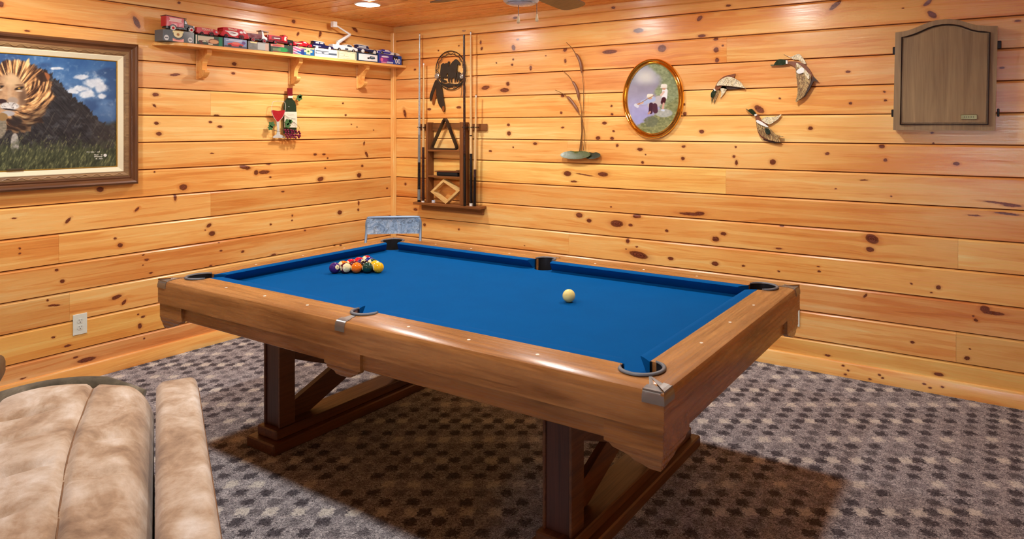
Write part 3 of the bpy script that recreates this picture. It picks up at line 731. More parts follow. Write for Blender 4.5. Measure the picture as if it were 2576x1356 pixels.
# trestles
YC = -1.905
for xc in (1.755, 3.392):
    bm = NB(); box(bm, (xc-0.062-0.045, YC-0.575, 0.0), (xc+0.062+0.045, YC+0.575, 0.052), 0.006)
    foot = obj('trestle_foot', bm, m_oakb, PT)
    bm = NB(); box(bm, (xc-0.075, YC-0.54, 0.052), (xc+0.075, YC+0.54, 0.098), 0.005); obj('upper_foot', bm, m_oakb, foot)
    for s in (-1, 1):
        y0 = YC+s*0.515; y1 = YC+s*0.425
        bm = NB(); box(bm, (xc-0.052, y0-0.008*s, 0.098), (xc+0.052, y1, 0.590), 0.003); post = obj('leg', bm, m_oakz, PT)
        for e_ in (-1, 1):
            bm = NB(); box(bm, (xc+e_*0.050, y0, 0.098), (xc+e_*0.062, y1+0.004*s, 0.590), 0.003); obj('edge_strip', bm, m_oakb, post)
    bm = NB(); box(bm, (xc-0.05, YC-0.422, 0.51), (xc+0.05, YC+0.422, 0.589), 0.004); obj('top_rail', bm, m_oakb, PT)
    for s in (-1, 1):     # crossing braces between the posts
        bm = NB(); ya, yb = YC-s*0.424, YC+s*0.424; x0 = xc-0.034 if s > 0 else xc+0.002
        P = [(ya, 0.100), (ya, 0.165), (yb, 0.508), (yb, 0.400), (ya+s*0.13, 0.100)]
        prism(bm, P, lambda a, b: (x0, a, b), lambda a, b: (x0+0.032, a, b)); obj('brace', bm, m_oakb, PT)
# ------------------------------------------------------------------ balls
BR = 0.0286
def ball_mat(name, rgb, stripe):
    t = NT(name); co = t.coord(); s = t.add('ShaderNodeSeparateXYZ'); t.link(t.vec('MULTIPLY', co, (1/BR, 1/BR, 1/BR)), s.inputs[0])
    ivory = srgb(246, 232, 178); col = srgb(*rgb)
    if stripe: c = t.mix(t.math('GREATER_THAN', t.math('ABSOLUTE', s.outputs[2]), 0.56), col, ivory)
    else: c = col if rgb else ivory
    if stripe is not None:
        x = t.math('ABSOLUTE', s.outputs[0]); d = t.math('GREATER_THAN', x, 0.90)
        c = t.mix(d, c, ivory)
    n = t.noise(co, 30.0, 2.0); c = t.mix(t.math('MULTIPLY', n, 0.06), c, (0.2, 0.16, 0.1, 1))
    t.out(c, 0.08, 0.0, 0.5); return t.m
def ball(name, label, c, mat, rot, number=None, group=None):
    bm = NB(); sphere(bm, (0, 0, 0), BR, 32, 20); o = obj(name, bm, mat, None, smooth=180); o.location = c; o.rotation_euler = rot
    tag(o, label, 'pool ball', group)
    if number:
        for sgn in (1, -1):
            M = Matrix.Rotation(math.pi/2, 4, 'Y') if sgn > 0 else Matrix.Rotation(-math.pi/2, 4, 'Y')
            b = text_bm(number, 0.013 if len(number) == 1 else 0.010, 0.0, Matrix.Translation((sgn*(BR+0.0001), 0, 0)) @ M @ Matrix.Rotation(math.pi/2*sgn, 4, 'Z'))
            for v in b.verts:       # wrap the print onto the sphere
                q = Vector(v.co).normalized()*(BR+0.00012); v.co = q
            obj('number', b, plain('black_number_print', (20, 18, 18), 0.3), o, local=True)
    return o
YEL, BLU, RED, PUR, ORA, GRN, MAR, BLK = (252, 190, 8), (20, 40, 130), (222, 16, 50), (62, 22, 110), (250, 122, 14), (8, 66, 52), (96, 18, 34), (18, 18, 20)
p0 = on_z(842, 674, BED+BR)[:2]; p1 = on_z(957, 673, BED+BR)[:2]
dr = (p1-p0)/np.linalg.norm(p1-p0); pr_ = np.array([-dr[1], dr[0]]); st = BR*2+0.0003
# rows from the base (nearest the camera) to the apex; each: (number, colour, stripe, words)
RACK = [[('4', PUR, 0, 'solid purple pool ball, leftmost of the rack'), ('15', MAR, 1, 'maroon striped pool ball between the purple and orange solids'), ('5', ORA, 0, 'solid orange pool ball in the middle of the front row'),
         ('6', GRN, 0, 'solid dark green pool ball beside the yellow ball'), ('1', YEL, 0, 'solid yellow pool ball, rightmost of the front row')],
        [('13', ORA, 1, 'orange striped pool ball just behind the purple ball'), ('7', MAR, 0, 'solid maroon pool ball in the second row of the rack'), ('8', BLK, 0, 'black eight ball inside the rack'), ('9', YEL, 1, 'yellow striped pool ball just behind the solid yellow ball')],
        [('11', RED, 1, 'red striped pool ball in the middle of the rack\'s left side'), ('12', PUR, 1, 'purple striped pool ball in the third row of the rack'), ('14', GRN, 1, 'green striped pool ball at the right end of the third row')],
        [('3', RED, 0, 'solid red pool ball next to the tip of the rack'), ('2', BLU, 0, 'solid blue pool ball next to the tip of the rack')],
        [('10', (190, 20, 40), 1, 'crimson striped pool ball at the far tip of the rack')]]
brn = random.Random(4)
to_cam = math.atan2(CAMP[1]-p0[1], CAMP[0]-p0[0])
for r, row in enumerate(RACK):
    for k, (num, colr, stp, words) in enumerate(row):
        q = p0+dr*st*(k+r*0.5)+pr_*st*0.8660254*r
        m = ball_mat('pool_ball_%s' % num, colr, bool(stp))
        hd = {'15': 22, '13': -62, '11': 118, '10': -50, '9': 60, '12': 40, '14': -70}.get(num, 0)      # where a striped ball's cap points
        if stp: rot = (math.radians(80), 0, to_cam+math.radians(90+hd))
        else: rot = (0.3, -0.25 if num == '4' else 0.0, to_cam+{'4': 0.55, '1': 1.75, '5': 1.6, '6': 1.6}.get(num, 1.5))
        ball('pool_ball', words, (q[0], q[1], BED+BR), m, rot, num, 'racked pool balls')
qc = on_z(1431, 744, BED+BR)
mc = ball_mat('cue_ball_ivory', (246, 226, 140), None)
ball('cue_ball', 'plain ivory cue ball alone on the blue cloth', (qc[0], qc[1], BED+BR), mc, (0, 0, 0))
# ------------------------------------------------------------------ helpers for things on the two walls
def bk(u0, v0, s, d=0.0):
    """crop of the photo -> (x, z) on the plane d in front of the back wall"""
    def f(p): q = on_y(u0+p[0]/s, v0+p[1]/s, -d); return (float(q[0]), float(q[2]))
    return f
def lf(u0, v0, s, d=0.0):
    def f(p): q = on_x(u0+p[0]/s, v0+p[1]/s, d); return (float(q[1]), float(q[2]))
    return f
def relief(name, pts, mat, parent, wall, d0, d1, inset=0.0, rise=0.0, smooth=None):
    """a flat carved piece standing from d0 to d1 in front of a wall"""
    bm = NB()
    if wall == 'b': prism(bm, pts, lambda a, b: (a, -d0, b), lambda a, b: (a, -d1, b), inset, rise)
    else: prism(bm, pts, lambda a, b: (d0, a, b), lambda a, b: (d1, a, b), inset, rise)
    return obj(name, bm, mat, parent, smooth=smooth)
# ------------------------------------------------------------------ lion painting in its frame (left wall)
def lion_painting():
    y1 = float(on_x(350, 300, 0.05)[1]); z1 = float(on_x(350, 112, 0.05)[2]); z0 = float(on_x(350, 462, 0.05)[2]); y0 = y1-1.42
    T = thing('framed_lion_painting', 'large lion painting in a carved brown wooden frame with cream liner', 'painting', (0, (y0+y1)/2, z0))
    m_f = wood('walnut_frame', (128, 84, 50), (78, 46, 28), 1, 1.0, 0.35, 0.08); m_fz = wood('walnut_frame_upright', (128, 84, 50), (78, 46, 28), 2, 1.0, 0.35, 0.08)
    m_carv = wood('carved_inner_frame', (170, 134, 88), (104, 72, 44), 1, 2.0, 0.45, 0.3)
    m_lin = plain('cream_linen_liner', (240, 230, 196), 0.85, var=0.05, scale=300); m_gold = plain('gilt_fillet', (200, 160, 70), 0.35, 0.7)
    def ring(name, prof, ma, mb, parent):
        """mitred frame from a profile of (inward, out of the wall); each side is its own piece"""
        out = []
        for side in range(4):
            bm = NB(); A, B = [], []
            for i, d in prof:
                if side == 0: A.append((d, y0+i, z0+i)); B.append((d, y1-i, z0+i))
                if side == 1: A.append((d, y1-i, z0+i)); B.append((d, y1-i, z1-i))
                if side == 2: A.append((d, y1-i, z1-i)); B.append((d, y0+i, z1-i))
                if side == 3: A.append((d, y0+i, z1-i)); B.append((d, y0+i, z0+i))
            V = loft(bm, [A, B], True); bm.faces.new(V[0][::-1]); bm.faces.new(V[1])
            out.append(obj(name, bm, ma if side in (0, 2) else mb, parent, smooth=30))
        return out
    ring('frame_rail', [(0, 0.001), (0, 0.040), (0.004, 0.046), (0.012, 0.050), (0.022, 0.047), (0.03, 0.034), (0.036, 0.030), (0.044, 0.034), (0.052, 0.033), (0.052, 0.001)], m_f, m_fz, T)
    ring('carved_border', [(0.052, 0.002), (0.052, 0.034), (0.058, 0.037), (0.068, 0.036), (0.078, 0.029), (0.082, 0.029), (0.082, 0.002)], m_carv, m_carv, T)
    ring('liner', [(0.082, 0.003), (0.082, 0.030), (0.086, 0.031), (0.112, 0.020), (0.112, 0.003)], m_lin, m_lin, T)
    ring('gilt_fillet', [(0.112, 0.003), (0.112, 0.021), (0.115, 0.022), (0.118, 0.019), (0.118, 0.003)], m_gold, m_gold, T)
    c = 0.117; ya, yb, za, zb = y0+c, y1-c, z0+c, z1-c
    def pos(a, b): return np.full_like(a, 0.016), ya+(yb-ya)*a, za+(zb-za)*b
    def col(a, b):
        yy = ya+(yb-ya)*a; zz = za+(zb-za)*b
        dx = 0.016-CAMP[0]; dy = yy-CAMP[1]; dz = zz-CAMP[2]; dep = dx*CF[0]+dy*CF[1]
        u = PCX+FPX*(dx*CR[0]+dy*CR[1])/dep; v = PHY-FPX*dz/dep
        X = u*2.948; Y = (v-60)*2.948
        n = fbm(X/90, Y/90); n2 = fbm(X/26+9, Y/26+4); n3 = fbm(X/14, Y/9, 2)
        # sky with clouds
        k = sstep(240, 720, Y)
        C = [62+36*k+46*(n-0.5), 106+26*k+46*(n-0.5), 158+16*k+40*(n-0.5)]
        stormy = sstep(0.50, 0.72, fbm(X/170+3, Y/120+1)); C = blend(C, stormy*0.55, (38, 62, 104))
        cl = np.zeros_like(X)
        for cx_, cy_, rx, ry in ((600, 395, 70, 26), (690, 440, 90, 46), (745, 470, 60, 50), (600, 480, 90, 30), (540, 500, 60, 26), (760, 535, 40, 26), (650, 520, 70, 36), (420, 330, 60, 14), (-300, 400, 160, 50), (-420, 500, 120, 60)):
            cl = np.maximum(cl, 1-np.hypot((X-cx_)/rx, (Y-cy_)/ry))
        cl = sstep(0.0, 0.55, cl+0.6*(n2-0.5)+0.3*(n-0.5)); C = blend(C, cl*0.9, (200+50*n2, 208+46*n2, 216+38*n2))
        lowdark = sstep(560, 760, Y)*sstep(560, 700, X); C = blend(C, lowdark*0.55, (30, 60, 104))
        # ground and far grass
        hz = 760+30*(n-0.5)+0.05*(700-X)*0+np.where(X > 650, -40*sstep(650, 900, X), 0)
        gr = sstep(hz-25, hz+25, Y); C = blend(C, gr, (40+40*n3, 40+36*n3, 34+26*n3))
        # dark mane and body
        ang = np.arctan2(Y-520, X-90); rad = np.hypot(X-90, Y-520)
        fr = fbm(ang*9, rad/120, 3); wisp = fbm((X+Y*0.6)/16, (X*0.35-Y)/90, 3)
        top = np.interp(X, [-400, 300, 400, 480, 560, 640, 700, 760, 900], [400, 330, 385, 470, 560, 610, 680, 735, 790])
        edge = top+70*(wisp-0.5)+30*(fr-0.5); bd = sstep(edge-8, edge+10, Y)*sstep(-500, -380, X)
        st = fbm((X*0.8+Y)/60, (X-Y*0.9)/9, 3)
        C = blend(C, bd, (20+46*st, 19+44*st, 22+42*st)); C = blend(C, bd*sstep(0.58, 0.74, fbm(X/60+5, Y/40))*0.28, (120, 122, 128))
        C = blend(C, bd*sstep(0.62, 0.72, wisp)*0.22, (150, 142, 124))
        C = blend(C, bd*sstep(620, 760, X)*0.4, (74, 66, 58))
        # golden mane: spiky crown, then long locks sweeping down and inwards on the right
        lim = np.interp(np.degrees(ang), [-180, -120, -60, -30, 0, 30, 60, 90, 130, 180], [330, 260, 270, 310, 320, 300, 300, 290, 260, 330])+80*(fbm(ang*8+3, rad/160, 3)-0.5)
        gm = sstep(lim, lim-26, rad)
        crown_ = sstep(-0.35, -0.75, ang); rs = fbm(ang*20, rad/130, 4); tsw = fbm(rad/17+ang*7, ang*4+rad/300, 4)
        sr = rs*crown_+tsw*(1-crown_); lum = sstep(0.30, 0.70, sr)
        C = blend(C, gm, (72+172*lum, 44+140*lum, 30+88*lum))
        C = blend(C, gm*sstep(0.42, 0.32, sr)*0.8, (52, 32, 24))
        C = blend(C, gm*sstep(0.63, 0.72, sr)*0.8, (252, 222, 160))
        C = blend(C, gm*sstep(640, 800, Y+0.5*(X-100))*0.55, (46, 38, 34))
        # ear, half buried
        ea = sstep(1.0, 0.75, np.hypot((X-325)/52, (Y-395)/40)); C = blend(C, ea*0.9, (54, 36, 28)); C = blend(C, ea*sstep(10, 22, X-325+0.4*(395-Y))*0.8, (188, 112, 66)); C = blend(C, ea*sstep(0.6, 0.7, tsw)*0.6, (206, 160, 100))
        # face turned to the left
        fc = sstep(1.0, 0.80, np.hypot((X-60)/150, (Y-520)/170)+0.30*(tsw-0.5)); C = blend(C, fc, (150+66*n2, 116+58*n2, 82+50*n2))
        C = blend(C, fc*sstep(1, 0.3, np.hypot((X-90)/80, (Y-420)/70))*0.7, (226, 196, 150))
        C = blend(C, fc*sstep(1, 0.2, np.hypot((X-175)/60, (Y-540)/110))*0.75, (96, 70, 54))
        C = blend(C, fc*sstep(1, 0.2, np.hypot((X-70)/26, (Y-520)/90))*0.6, (204, 172, 138))
        for ex, ey in ((142, 478), (-6, 470)):
            C = blend(C, sstep(1, 0.5, np.hypot((X-ex)/46, (Y-ey+0.25*(X-ex))/15)), (40, 26, 20)); C = blend(C, sstep(1, 0.5, np.hypot((X-ex)/13, (Y-ey)/8)), (190, 146, 64))
            C = blend(C, sstep(1, 0.5, np.hypot((X-ex)/34, (Y-ey-20)/8))*0.8, (226, 210, 184)); C = blend(C, sstep(1, 0.4, np.hypot((X-ex)/44, (Y-ey+24)/9))*0.6, (90, 60, 40))
        C = blend(C, sstep(1, 0.75, np.hypot((X-12)/44, (Y-575)/20)), (58, 38, 38))
        C = blend(C, sstep(1, 0.6, np.hypot((X-95)/50, (Y-570)/34))*0.8, (166, 150, 136))
        mz = sstep(1, 0.72, np.hypot((X-70)/84, (Y-610)/34)); C = blend(C, mz, (190+44*n3, 186+44*n3, 180+44*n3))
        C = blend(C, mz*sstep(0.60, 0.7, fbm(X/9, Y/6))*0.7, (80, 68, 60))
        C = blend(C, sstep(1, 0.6, np.hypot((X-75)/74, (Y-636-0.12*(X-75))/7)), (36, 26, 28))
        C = blend(C, sstep(1, 0.6, np.hypot((X-60)/62, (Y-665)/26))*0.9, (176, 176, 180))
        C = blend(C, sstep(1, 0.5, np.hypot((X-120)/60, (Y-720)/50))*0.85, (46, 38, 36))
        # cub in front and pale leg
        cb = sstep(1, 0.8, np.hypot((X-0)/56, (Y-760)/100)+0.2*(n2-0.5)); C = blend(C, cb, (104+60*n3, 98+54*n3, 84+46*n3))
        cb = sstep(1, 0.8, np.hypot((X-20)/40, (Y-690)/34)+0.2*(n2-0.5)); C = blend(C, cb, (150, 118, 74))
        lg = sstep(1, 0.8, np.hypot((X-110)/34, (Y-890)/90)+0.2*(n2-0.5)); C = blend(C, lg, (150+40*n3, 146+40*n3, 140+36*n3))
        # foreground grass
        gl = sstep(840, 960, Y+150*(n2-0.5)); bl = fbm(X/9+Y/22, Y/34-X/50, 3)
        C = blend(C, gl, (30+84*bl, 36+82*bl, 26+56*bl)); C = blend(C, sstep(0.66, 0.74, bl)*sstep(780, 860, Y)*0.5, (150, 150, 96))
        for gx, gy, gw in ((690, 950, 50), (730, 972, 30), (728, 985, 30), (735, 1000, 26)):
            C = blend(C, (np.abs(X-gx) < gw)*(np.abs(Y-gy) < 3.5)*(n3 > 0.42)*0.8, (226, 224, 214))
        C = blend(C, sstep(1, 0.8, np.hypot((X-780)/14, (Y-975)/12)), (230, 230, 224))
        return C
    paint_grid('canvas', 460, 300, pos, col, painted('painted_canvas', 0.45, 0.3), T)
    bm = NB(); p = lf(0, 60, 2.948, 0.028); a = p((50, 1083)); b = p((178, 1079))
    box(bm, (0.024, a[0], a[1]-0.006), (0.030, b[0], a[1]+0.006), 0.002); obj('name_plate', bm, plain('dark_bronze_plate', (92, 84, 66), 0.4, 0.5), T)
    # carved scrolls on the inner border
    m_sc = wood('carved_scroll', (186, 150, 100), (120, 84, 52), 1, 3.0, 0.45, 0.2)
    for zz in (z0+0.067, z1-0.067):
        k = 0; yy = y0+0.10
        bm = NB(); path = []
        while yy < y1-0.08:
            path.append((0.036, yy, zz+0.006*math.sin(k*0.9))); yy += 0.009; k += 1
        tube(bm, path, 0.0028, 5); obj('scroll_carving', bm, m_sc, T, smooth=60)
lion_painting()
# ------------------------------------------------------------------ toy shelf
SHZ, SHD = 2.086, 0.165       # top of the shelf, depth
m_pine_shelf = pine_y('pine_shelf', (0.98, 0.90, 0.80), 12.0)
shelf = thing('wall_shelf', 'long pine wall shelf with scrolled brackets holding toy vehicles', 'shelf', (0, -1.05, 1.85))
ye = -0.004
out = [(0.0, ye), (SHD, ye), (SHD, -1.93)]+[(SHD*math.cos(a), -1.93-0.165*math.sin(a)) for a in np.linspace(0.15, math.pi/2, 10)]
bm = NB(); prism(bm, out, lambda a, b: (a+0.0005, b, SHZ-0.02), lambda a, b: (a+0.0005, b, SHZ), 0.002, 0.0015); obj('shelf_board', bm, m_pine_shelf, shelf)
for by in (-1.78, -1.06, -0.40):
    o_ = smooth_pts([(0.120, 2.0655), (0.115, 2.03), (0.085, 2.005), (0.062, 1.975), (0.055, 1.935), (0.058, 1.925), (0.085, 1.922), (0.088, 1.905), (0.072, 1.885), (0.045, 1.872), (0.012, 1.866)], 4)
    pts = [(0.0006, 2.0655)]+o_+[(0.0006, 1.866)]
    pts = pts[::-1]
    bm = NB(); prism(bm, pts, lambda a, b: (a, by-0.017, b), lambda a, b: (a, by+0.017, b)); obj('bracket', bm, m_pine_shelf, shelf)
    bm = NB(); box(bm, (0.0006, by-0.03, 1.86), (0.010, by+0.03, 2.0655), 0.003); obj('bracket_plate', bm, m_pine_shelf, shelf)
# boxes under the toys: painted fronts
def P_(x, a, b): return sstep(a-0.02, a, x)*sstep(b+0.02, b, x)
def ell(a, b, cx, cy, rx, ry): return sstep(1.06, 0.94, np.hypot((a-cx)/rx, (b-cy)/ry))
def rct(a, b, x0, x1, y0, y1): return ((a > x0) & (a < x1) & (b > y0) & (b < y1)).astype(float)
def box1(a, b):
    C = [86+0*a, 94+0*a, 100+0*a]; C = blend(C, sstep(0.5, 1, a+0.3*b-0.2)*0.6, (196, 204, 206))
    C = blend(C, ell(a, b, 0.47, 0.70, 0.17, 0.40), (40, 44, 46)); C = blend(C, ell(a, b, 0.47, 0.72, 0.15, 0.36), (240, 228, 176)); C = blend(C, rct(a, b, 0.30, 0.64, 0.80, 0.98), (240, 226, 160))
    C = blend(C, ell(a, b, 0.47, 0.66, 0.05, 0.12), (168, 110, 40)); C = blend(C, rct(a, b, 0.29, 0.66, 0.02, 0.30)*(np.abs(b-0.16+0.1*np.cos((a-0.47)*9)) < 0.13), (244, 168, 152))
    C = blend(C, rct(a, b, 0.36, 0.58, 0.14, 0.20), (190, 50, 50))
    for q in (0.10, 0.87): C = blend(C, ell(a, b, q, 0.28, 0.075, 0.24), (214, 216, 214)); C = blend(C, ell(a, b, q, 0.28, 0.05, 0.16)*(np.abs(b-0.28) < 0.05), (90, 96, 100))
    return C
def box2(a, b):
    C = [26+0*a, 62+0*a, 48+0*a]; C = blend(C, rct(a, b, 0.08, 0.66, 0.30, 0.92), (206, 196, 168)); C = blend(C, rct(a, b, 0.08, 0.52, 0.0, 0.42)*(vnoise(a*20, b*9) > 0.35), (86, 22, 24))
    C = blend(C, ell(a, b, 0.66, 0.42, 0.20, 0.28), (120, 40, 24)); C = blend(C, ell(a, b, 0.66, 0.42, 0.17, 0.22), (214, 160, 110)); C = blend(C, rct(a, b, 0.84, 0.96, 0, 1), (20, 122, 82)); C = blend(C, rct(a, b, 0.45, 0.62, 0.05, 0.2), (230, 214, 180))
    return blend(C, rct(a, b, 0, 0.05, 0, 1), (226, 216, 196))
def box3(a, b):
    C = [112+30*b, 128+30*b, 168+24*b]; C = blend(C, rct(a, b, 0.08, 0.9, 0.72, 0.78)+rct(a, b, 0.2, 0.8, 0.86, 0.92), (216, 222, 236)); C = blend(C, rct(a, b, 0, 1, 0, 0.2), (70, 66, 72))
    C = blend(C, ell(a, b, 0.5, 0.34, 0.36, 0.20), (206, 44, 46)); C = blend(C, ell(a, b, 0.52, 0.5, 0.18, 0.14), (224, 110, 92)); C = blend(C, ell(a, b, 0.25, 0.2, 0.08, 0.14)+ell(a, b, 0.72, 0.2, 0.08, 0.14), (34, 26, 30))
    C = blend(C, ell(a, b, 0.86, 0.62, 0.09, 0.18), (96, 60, 130)); return C
def box4(a, b):
    C = [104+30*vnoise(a*9, b*5), 104+26*vnoise(a*9, b*5), 98+24*vnoise(a*9, b*5)]; C = blend(C, rct(a, b, 0.44, 0.80, 0.08, 0.9), (176, 178, 172)); C = blend(C, rct(a, b, 0.80, 0.97, 0.05, 0.9), (196, 160, 140)); C = blend(C, rct(a, b, 0.1, 0.4, 0.82, 1), (240, 222, 150))
    return C
def box5(a, b):
    C = [38+0*a, 60+0*a, 48+0*a]; C = blend(C, rct(a, b, 0.0, 0.62, 0.70, 0.98), (226, 130, 118)); C = blend(C, rct(a, b, 0.1, 0.5, 0.78, 0.9), (176, 44, 44)); C = blend(C, sstep(1, 0.6, np.hypot((a-0.55)/0.3, (b-0.36)/0.4)), (24, 142, 66)); C = blend(C, rct(a, b, 0.1, 0.45, 0.15, 0.5)*0.7, (126, 138, 92)); C = blend(C, rct(a, b, 0.1, 0.9, 0.0, 0.1), (170, 60, 40)); return C
def box6(a, b):
    C = [10+0*a, 96+0*a, 158+0*a]; C = blend(C, rct(a, b, 0, 1, 0.84, 1), (244, 214, 120)); C = blend(C, sstep(0.5, 0.1, a+0.25*np.sin(b*7)), (224, 96, 130)); C = blend(C, ((a < 0.42) & (np.abs(np.sin(b*9+a*8)) < 0.35)), (240, 232, 230)); C = blend(C, rct(a, b, 0.36, 0.52, 0.0, 0.7)*0.7, (24, 40, 120))
    C = blend(C, rct(a, b, 0.52, 0.90, 0.40, 0.66)+rct(a, b, 0.62, 0.80, 0.12, 0.9), (250, 234, 160)); C = blend(C, ell(a, b, 0.71, 0.52, 0.06, 0.14), (60, 110, 60)); return C
def box7(a, b):
    C = [240+0*a, 244+0*a, 246+0*a]; C = blend(C, rct(a, b, 0.02, 0.62, 0.64, 0.74), (60, 74, 86)); C = blend(C, rct(a, b, 0.02, 1.0, 0.34, 0.58), (84, 98, 112)); C = blend(C, rct(a, b, 0.06, 0.62, 0.38, 0.54), (226, 234, 240)); C = blend(C, rct(a, b, 0.3, 0.42, 0.42, 0.52), (40, 50, 60)); return C
def box8(a, b):
    C = [248+0*a, 240+0*a, 196+0*a]; fr_ = (rct(a, b, 0.04, 0.96, 0.08, 0.92)-rct(a, b, 0.06, 0.94, 0.13, 0.87)); C = blend(C, fr_, (120, 124, 118)); C = blend(C, rct(a, b, 0.1, 0.54, 0.66, 0.70)+rct(a, b, 0.1, 0.6, 0.32, 0.35), (150, 140, 110)); C = blend(C, ell(a, b, 0.34, 0.52, 0.02, 0.06), (40, 40, 40)); return C
def box9(a, b):
    C = [24+0*a, 46+0*a, 66+0*a]; C = blend(C, rct(a, b, 0.05, 0.98, 0.08, 0.88), (216, 228, 234)); C = blend(C, rct(a, b, 0.08, 0.95, 0.12, 0.84), (248, 250, 250)); C = blend(C, ell(a, b, 0.70, 0.46, 0.16, 0.12)+rct(a, b, 0.6, 0.84, 0.5, 0.66), (60, 84, 100)); C = blend(C, rct(a, b, 0.64, 0.8, 0.54, 0.62), (190, 206, 214)); C = blend(C, ell(a, b, 0.52, 0.42, 0.05, 0.1), (20, 30, 40)); return C
def box10(a, b):
    C = [60+20*b, 40+20*b, 140+40*a]; C = blend(C, sstep(0.55, 0.7, a), (28, 84, 180)); C = blend(C, sstep(1, 0.4, np.hypot((a-0.22)/0.25, (b-0.4)/0.5)), (150, 70, 160)); C = blend(C, ell(a, b, 0.27, 0.76, 0.17, 0.09), (240, 230, 244)); C = blend(C, rct(a, b, 0.34, 0.62, 0.06, 0.22), (206, 216, 244)); C = blend(C, ell(a, b, 0.12, 0.4, 0.06, 0.2), (240, 120, 170)); C = blend(C, rct(a, b, 0.6, 0.84, 0.5, 0.95), (20, 22, 40)); C = blend(C, rct(a, b, 0.1, 0.32, 0.04, 0.16), (240, 150, 190)); return C
BXS = [(410, 489, 0.074, box1, (96, 104, 108), 'grey toy box with a cream star emblem and pink ribbon'), (491, 562, 0.064, box2, (24, 84, 60), 'green toy box with a cream panel and tan oval'),
       (563, 621, 0.064, box3, (84, 104, 120), 'blue toy box picturing a red car'), (624, 678, 0.060, box4, (120, 120, 112), 'grey toy box with silver panel and white end'),
       (680, 736, 0.060, box5, (34, 66, 50), 'dark green toy box with pink banner'), (737, 791, 0.060, box6, (236, 226, 196), 'blue and pink toy box with a pale yellow emblem'),
       (792, 848, 0.066, box7, (240, 244, 246), 'white toy box with a slate grey stripe'), (849, 897, 0.066, box8, (246, 240, 206), 'cream toy box with a thin grey border'),
       (899, 951, 0.072, box9, (30, 50, 70), 'white-fronted toy box with dark blue edges and a small car drawing'), (953, 1012, 0.078, box10, (40, 60, 150), 'purple and blue toy box numbered 00 at the shelf end')]
BOXY = []
for i, (ua, ub, h, fc, edge, lab) in enumerate(BXS):
    ya = float(on_x(ua, 120, 0.15)[1]); yb = float(on_x(ub, 120, 0.15)[1]); yb = min(yb, -0.045); x1 = 0.150; x0 = 0.045
    T = thing('toy_box', lab, 'box', (0.1, (ya+yb)/2, SHZ+0.0018), 0, 'toy boxes on the pine shelf'); zb = SHZ+0.0018
    bm = NB(); box(bm, (x0, ya+0.001, zb), (x1, yb-0.001, zb+h), 0.0012); obj('carton', bm, plain('carton_%d' % i, edge, 0.5), T)
    paint_grid('printed_front', 70, 30, lambda a, b: (np.full_like(a, x1+0.0006), ya+0.002+(yb-ya-0.004)*a, zb+0.001+(h-0.002)*b), fc, painted('printed_card', 0.35, 0.4), T)
    if i == 9:
        M = Matrix(((0, 0, 1, x1+0.0012), (1, 0, 0, ya+(yb-ya)*0.80), (0, 1, 0, zb+h*0.36), (0, 0, 0, 1)))
        obj('lettering', text_bm("'00", 0.062, 0.0004, M, 0.0012), plain('white_print', (246, 246, 246), 0.4), T)
    if i in (1, 3, 5, 2):      # pale end flaps that face the corner
        bm = NB(); lathe(bm, [(0.0, 0.0), (0.022, 0.0), (0.022, 0.0008), (0.0, 0.0008)], 16, Matrix.Translation((0.1, yb-0.0008, zb+h/2)) @ Matrix.Rotation(-math.pi/2, 4, 'X') @ Matrix.Diagonal((1.2, 1, 1, 1)))
        obj('end_label', bm, plain('cream_label', (236, 228, 206), 0.5), T)
    BOXY.append((ya, yb, zb+h))
# toy vehicles: local x forward (towards the corner), z up, viewed from local -y
m_tyre = plain('black_toy_tyre', (26, 24, 26), 0.6); m_wwall = plain('white_toy_tyre', (236, 230, 220), 0.5); m_chr = plain('bright_toy_chrome', (210, 210, 210), 0.2, 0.9)
m_tglass = plain('toy_window', (196, 206, 214), 0.15); m_tblk = plain('black_toy_paint', (24, 24, 30), 0.25)
def paintm(nm, rgb): return plain('toy_paint_'+nm, rgb, 0.22, 0.0, 0.5)
def wheels(T, xs, r, w, hub, tyre=None, n=14):
    for x in xs:
        for s in (-1, 1):
            M = Matrix.Translation((x, s*w, r)) @ Matrix.Rotation(math.pi/2*s, 4, 'X').inverted()
            bm = NB(); lathe(bm, [(0.0, -0.006), (r*0.9, -0.006), (r, -0.003), (r, 0.003), (r*0.9, 0.006), (r*0.55, 0.006), (r*0.5, 0.0045), (0.0, 0.0045)], n, M, cap=False)
            wl = obj('wheel', bm, tyre or m_tyre, T, local=True, smooth=40)
            bm = NB(); lathe(bm, [(r*0.56, 0.004), (r*0.5, 0.0066), (r*0.2, 0.0078), (0.0, 0.0085)], n, M, cap=False); obj('hub', bm, hub, wl, local=True, smooth=60)
def side(T, name, pts, w, mat, bev=0.003, y0=None):
    bm = NB(); n = len(pts); a = -w if y0 is None else y0
    prism(bm, pts, lambda p, q: (p, w, q), lambda p, q: (p, a, q))
    if bev: bmesh.ops.bevel(bm, geom=[e for e in bm.edges if abs(e.verts[0].co.y-e.verts[1].co.y) < 1e-6], offset=bev, segments=2, affect='EDGES')
    return obj(name, bm, mat, T, local=True, smooth=30)
def wpanel(T, name, pts, w, mat, th=0.0008):
    """thin inlay on both flanks"""
    for s in (-1, 1):
        bm = NB(); prism(bm, pts if s < 0 else pts, lambda p, q: (p, s*w, q), lambda p, q: (p, s*(w+th), q)); obj(name, bm, mat, T, local=True)
def rc(x0, x1, z0, z1): return [(x0, z0), (x1, z0), (x1, z1), (x0, z1)]
